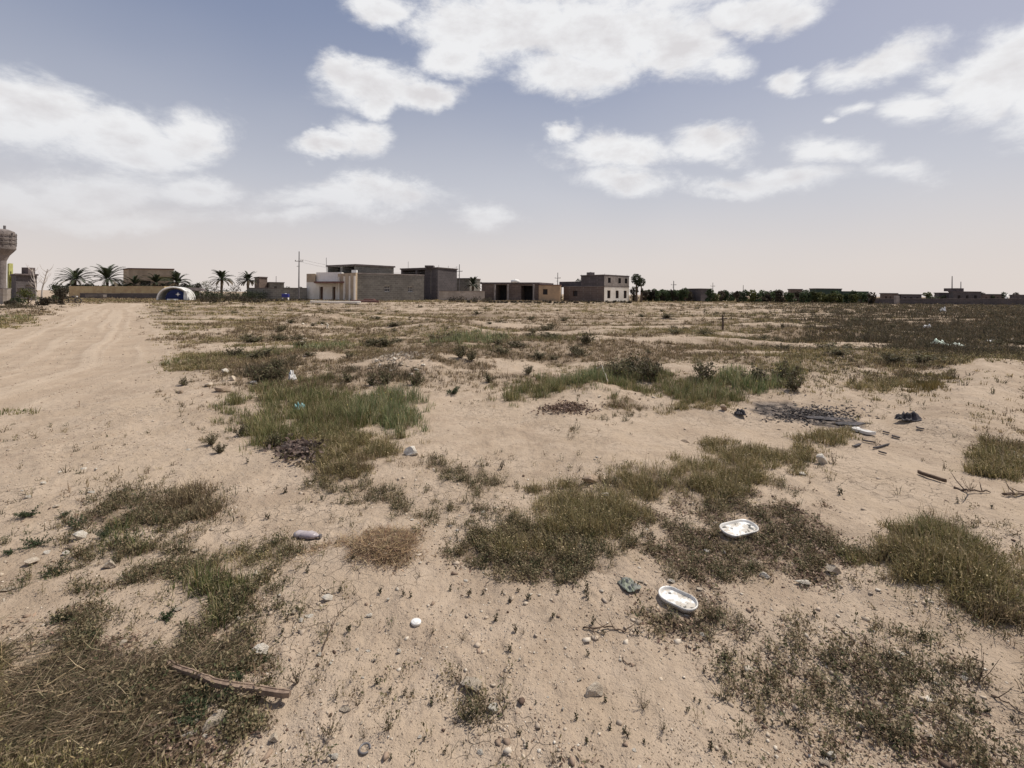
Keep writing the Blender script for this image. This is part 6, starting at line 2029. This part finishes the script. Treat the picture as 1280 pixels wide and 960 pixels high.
# ------------------------------------------------------------------ single plants
def plant_proto(kind, seed):
    """one weed: stems + leaves, built around the origin, about 0.1 m tall"""
    parts_s, parts_l = [], []
    r_ = np.random.default_rng(seed)
    mb = MB(); tips = []
    if kind == 'twiggy':
        for k in range(9):
            az = r_.uniform(0, 6.28); le = r_.uniform(.15, .9); Lh = r_.uniform(.05, .12)
            p0 = Vector((0, 0, -.004)); d = Vector((math.cos(az) * math.sin(le), math.sin(az) * math.sin(le), math.cos(le)))
            p1 = p0 + d * Lh * .5; d2 = (d + Vector((0, 0, .5)) + Vector(r_.normal(0, .15, 3))).normalized(); p2 = p1 + d2 * Lh * .5
            mb.tube([p0, p1, p2], [.0012, .0009, .0005], 4)
            for t_ in np.linspace(.35, 1, 5): tips.append(p0.lerp(p1, min(1, t_ * 2)) if t_ < .5 else p1.lerp(p2, t_ * 2 - 1))
        ls, cols, per = .008, [(.10, .085, .045), (.15, .12, .07), (.07, .06, .03)], 2
    elif kind == 'sprig':
        for k in range(3):
            az = r_.uniform(0, 6.28); le = r_.uniform(.05, .5); Lh = r_.uniform(.025, .05)
            d = Vector((math.cos(az) * math.sin(le), math.sin(az) * math.sin(le), math.cos(le)))
            mb.tube([(0, 0, -.003), d * Lh * .5, d * Lh], [.0016, .0013, .0006], 4)
            for t_ in np.linspace(.2, 1, 6): tips.append(d * Lh * t_)
        ls, cols, per = .012, [(.055, .05, .028), (.075, .06, .035), (.05, .055, .025)], 2
    elif kind == 'rosette':
        for k in range(12):
            az = r_.uniform(0, 6.28); le = r_.uniform(.9, 1.4); Lh = r_.uniform(.04, .11)
            d = Vector((math.cos(az) * math.sin(le), math.sin(az) * math.sin(le), math.cos(le)))
            mb.tube([(0, 0, 0), d * Lh * .5 + Vector((0, 0, .006)), d * Lh], [.0016, .0012, .0006], 4)
            for t_ in np.linspace(.15, 1, 10): tips.append(d * Lh * t_ + Vector((0, 0, .008)))
        ls, cols, per = .012, [(.045, .062, .026), (.06, .08, .035), (.08, .095, .045), (.035, .046, .022)], 5
    else:   # shrub of the middle distance
        for k in range(16):
            az = r_.uniform(0, 6.28); le = r_.uniform(.1, 1.15); Lh = r_.uniform(.06, .11)
            d = Vector((math.cos(az) * math.sin(le), math.sin(az) * math.sin(le), math.cos(le)))
            p2 = d * Lh + Vector((0, 0, .01))
            mb.tube([(0, 0, -.01), d * Lh * .5, p2], [.0022, .0015, .0006], 4)
            for t_ in np.linspace(.25, 1, 9): tips.append(Vector(p2) * t_)
        ls, cols, per = .013, [(.12, .10, .058), (.17, .14, .08), (.075, .068, .04), (.12, .12, .055)], 5
    ms = mb.build('stems', M['twig']).data
    c = np.array([tuple(t_) for t_ in tips]); c = np.repeat(c, per, 0) + r_.normal(0, ls * .55, (len(c) * per, 3)); c[:, 2] = np.maximum(c[:, 2], .002)
    V, S, I, Cc = leaves(c, ls * r_.uniform(.5, 1.5, len(c)), np.array(cols)[r_.integers(0, len(cols), len(c))] * r_.uniform(.8, 1.2, (len(c), 1)), .3, .5)
    ml = np_mesh('leaves', V, S, I, M['leaf'], col=Cc).data
    for nm in (ms, ml): pass
    for o in [o for o in bpy.data.objects if o.data in (ms, ml)]: bpy.data.objects.remove(o)
    return ms, ml


PROTO = {k: [plant_proto(k, s + 31 * i) for s in range(4)] for i, k in enumerate(('twiggy', 'sprig', 'rosette', 'shrub'))}


def plant(kind, u, v, hpx, label, group=None, var=None, name=None, cat=None, wide=1.0):
    """hpx: height in picture points"""
    p = place(u, v)
    s = hpx * p.y / F_PX / {'twiggy': .10, 'sprig': .045, 'rosette': .05, 'shrub': .10}[kind]
    r = empty(name or {'twiggy': 'twiggy_weed', 'sprig': 'weed_sprig', 'rosette': 'leafy_weed', 'shrub': 'small_shrub'}[kind], p, rng.uniform(0, 6.28), label, cat or {'rosette': 'plant', 'shrub': 'shrub'}.get(kind, 'weed'), group)
    r.scale = (s * wide, s * wide, s)
    ms, ml = PROTO[kind][rng.integers(0, 4) if var is None else var]
    for nm, me in (('stems', ms), ('leaves', ml)):
        o = bpy.data.objects.new(nm, me); COL.objects.link(o); o.parent = r
    return r


for a_ in [(48, 682, 15, 'round dark green leafy plant alone on the left sand'), (70, 718, 16, 'dark green leafy plant below the round one on the left'), (98, 658, 14, 'bright green leafy plant above the crumbled pinkish stone'),
           (78, 646, 10, 'flat brownish green plant above the bright green one'), (36, 645, 14, 'small upright dark plant at the left end of the weeds'), (14, 692, 9, 'low green plant near the left edge'),
           (78, 775, 12, 'dark green plant in the lower left dry weeds'), (205, 775, 14, 'dark green leafy plant at the foot of the left olive weeds'), (300, 848, 14, 'dark green leafy plant above the middle of the plank'),
           (258, 880, 24, 'largest dark green leafy plant, just below the plank'), (240, 900, 20, 'dark green plant left of the long pale stone'), (330, 826, 9, 'small dark plant right of the pale lumpy stone'),
           (60, 838, 12, 'green plant half buried in the dead grass'), (160, 680, 16, 'leafy green plant in the upper left weeds'), (130, 670, 12, 'leafy plant left of the green one in the upper left weeds'),
           (120, 795, 12, 'grey green plant at the top of the dead grass'), (566, 492, 12, 'dark upright plant alone right of the big grass clump')]:
    plant('rosette', a_[0], a_[1], a_[2] * .62, a_[3], wide=.95)
for a_ in [(372, 854, 34, 'spreading twiggy weed right of the plank end', 0), (411, 922, 36, 'upright twiggy weed below the flat tan stone', 1), (486, 912, 28, 'dry twiggy weed alone on the lower middle sand', 2),
           (398, 850, 20, 'small twiggy weed right of the spreading one', 3), (420, 872, 16, 'low twiggy weed above the flat tan stone', 0), (447, 882, 18, 'twiggy weed right of the flat tan stone', 1),
           (576, 855, 28, 'dark twiggy weed left of the largest pale stone', 2), (604, 890, 26, 'dense twiggy weed right of the largest pale stone', 3), (570, 905, 14, 'black crumbly weed below the largest pale stone', 1),
           (540, 792, 14, 'thin dry weed right of the white cap', 0), (578, 800, 16, 'spiky dry weed further right of the white cap', 1), (630, 848, 12, 'low weed right of the dark twiggy ones', 2),
           (804, 886, 22, 'branched dry weed on the lower right sand', 3), (828, 912, 20, 'trailing dry weed right of the branched one', 0), (910, 823, 18, 'curled dark weed below the tray litter', 1),
           (1224, 852, 40, 'tall thin sprig standing at the lower right', 2), (1110, 825, 26, 'weed at the left tip of the lower right weeds', 0), (690, 955, 18, 'low dark weed at the bottom edge in the middle', 2),
           (1212, 612, 16, 'dry grey weed below the right edge grass', 1), (1095, 545 + 12, 10, 'dry weed beside the charred twigs', 3), (1042, 580, 16, 'dry weed right of the bright white stone', 0)]:
    plant('twiggy', *a_[:4], var=a_[4])
sp = [(763, 912), (781, 916), (741, 916), (733, 929), (780, 930), (858, 890), (697, 742), (690, 772), (868, 875), (874, 878), (639, 815), (513, 747), (628, 742), (637, 754), (475, 742), (648, 740), (735, 737), (425, 740), (565, 765), (586, 745), (920, 820), (928, 845), (940, 850),
      (900, 852), (912, 862), (955, 900), (890, 915), (905, 945), (880, 840), (960, 870), (985, 905), (1200, 935), (1240, 940), (1265, 900), (1235, 700 + 190), (505, 745), (660, 660 + 90), (670, 880), (720, 900), (650, 920), (580, 930), (530, 925), (470, 855), (505, 870), (540, 880), (350, 720), (385, 715), (440, 700)]
for (u, v) in sp:
    plant('sprig', u, v, rng.uniform(4, 11), 'tiny dark weed sprout ' + near(u, v), 'tiny dark sprouts on the bare lower sand')
k = 0
while k < 70:
    u, v = rng.uniform(260, 1240), rng.uniform(570, 955)
    x, y = uv_ground(np.array([u]), np.array([v]))
    cv_, _, _, rr_ = cover(x, y)
    if sum(float(cv_[q][0]) for q in KINDS) > .35: continue
    plant('twiggy' if k % 3 == 0 else 'sprig', u, v, rng.uniform(6, 12), ('small dry weed ' if k % 3 == 0 else 'little dark sprout ') + near(u, v), 'small weeds scattered on bare sand')
    k += 1
# shrubs of the middle distance
for a_ in [(326, 478, 22, 'dark brown shrub with the white scrap, left of the grass clump'), (350, 476, 20, 'dark brown shrub touching the one with the white scrap'), (345, 462, 14, 'small dark shrub behind the pair left of the grass clump'),
           (483, 480, 18, 'dark shrub below the rubble heap'), (520, 482, 16, 'brown shrub right of the dark one below the rubble heap'), (435, 478, 14, 'brown shrub at the top edge of the big grass clump'), (465, 482, 13, 'small shrub left of the dark one below the rubble heap'),
           (575, 447, 15, 'dark shrub below the tall green band'), (588, 451, 13, 'smaller dark shrub right of the one below the tall green band'), (732, 430, 16, 'dark round shrub on the sand right of the green band'),
           (612, 478, 12, 'low brown shrub on the sand above the bare area'), (660, 468, 11, 'small dark shrub left of the dark green clump'), (790, 470, 26, 'large dark shrub in the dark green clump'), (812, 474, 24, 'dark shrub right of the large one in the dark green clump'), (770, 474, 22, 'dark shrub left in the dark green clump'),
           (880, 475, 24, 'tall grey green shrub right of the dark green clump'), (992, 488, 20, 'dark shrub at the right end of the green band'), (985, 478, 24, 'green shrub above the dark one at the right end of the band'), (945, 480, 22, 'leafy shrub in the right part of the green band'),
           (275, 566, 12, 'small dark shrub left of the purplish heap'), (265, 556, 12, 'dark weed bush above the small shrub left of the purplish heap'), (300, 545, 14, 'dark leafy shrub at the left edge of the big grass clump'), (340, 560, 18, 'greyish shrub above the purplish heap'), (230, 482, 10, 'low dark shrub beside the track')]:
    plant('shrub', *a_)
done = 0; tries = 0
while done < 185 and tries < 6000:
    tries += 1
    u = rng.uniform(150, 1280); v = 379 + 75 * rng.uniform(0, 1) ** 1.9
    if u < 230 and v > 400: continue
    x, y = uv_ground(np.array([u]), np.array([v]))
    cv_, _, _, rr_ = cover(x, y)
    dk = float(cv_['dark'][0] + cv_['dun'][0] + cv_['olive'][0])
    if rng.uniform() > .15 + dk or float(rr_[0]) > .3: continue
    h_ = rng.uniform(.10, .27) * F_PX / float(y[0])
    plant('shrub', u, v, h_, ('low wide' if h_ * float(y[0]) / F_PX < .17 else 'taller') + ' brown shrub ' + near(u, v),
          'shrubs dotted over the field', wide=rng.uniform(1.3, 2.6))
    done += 1
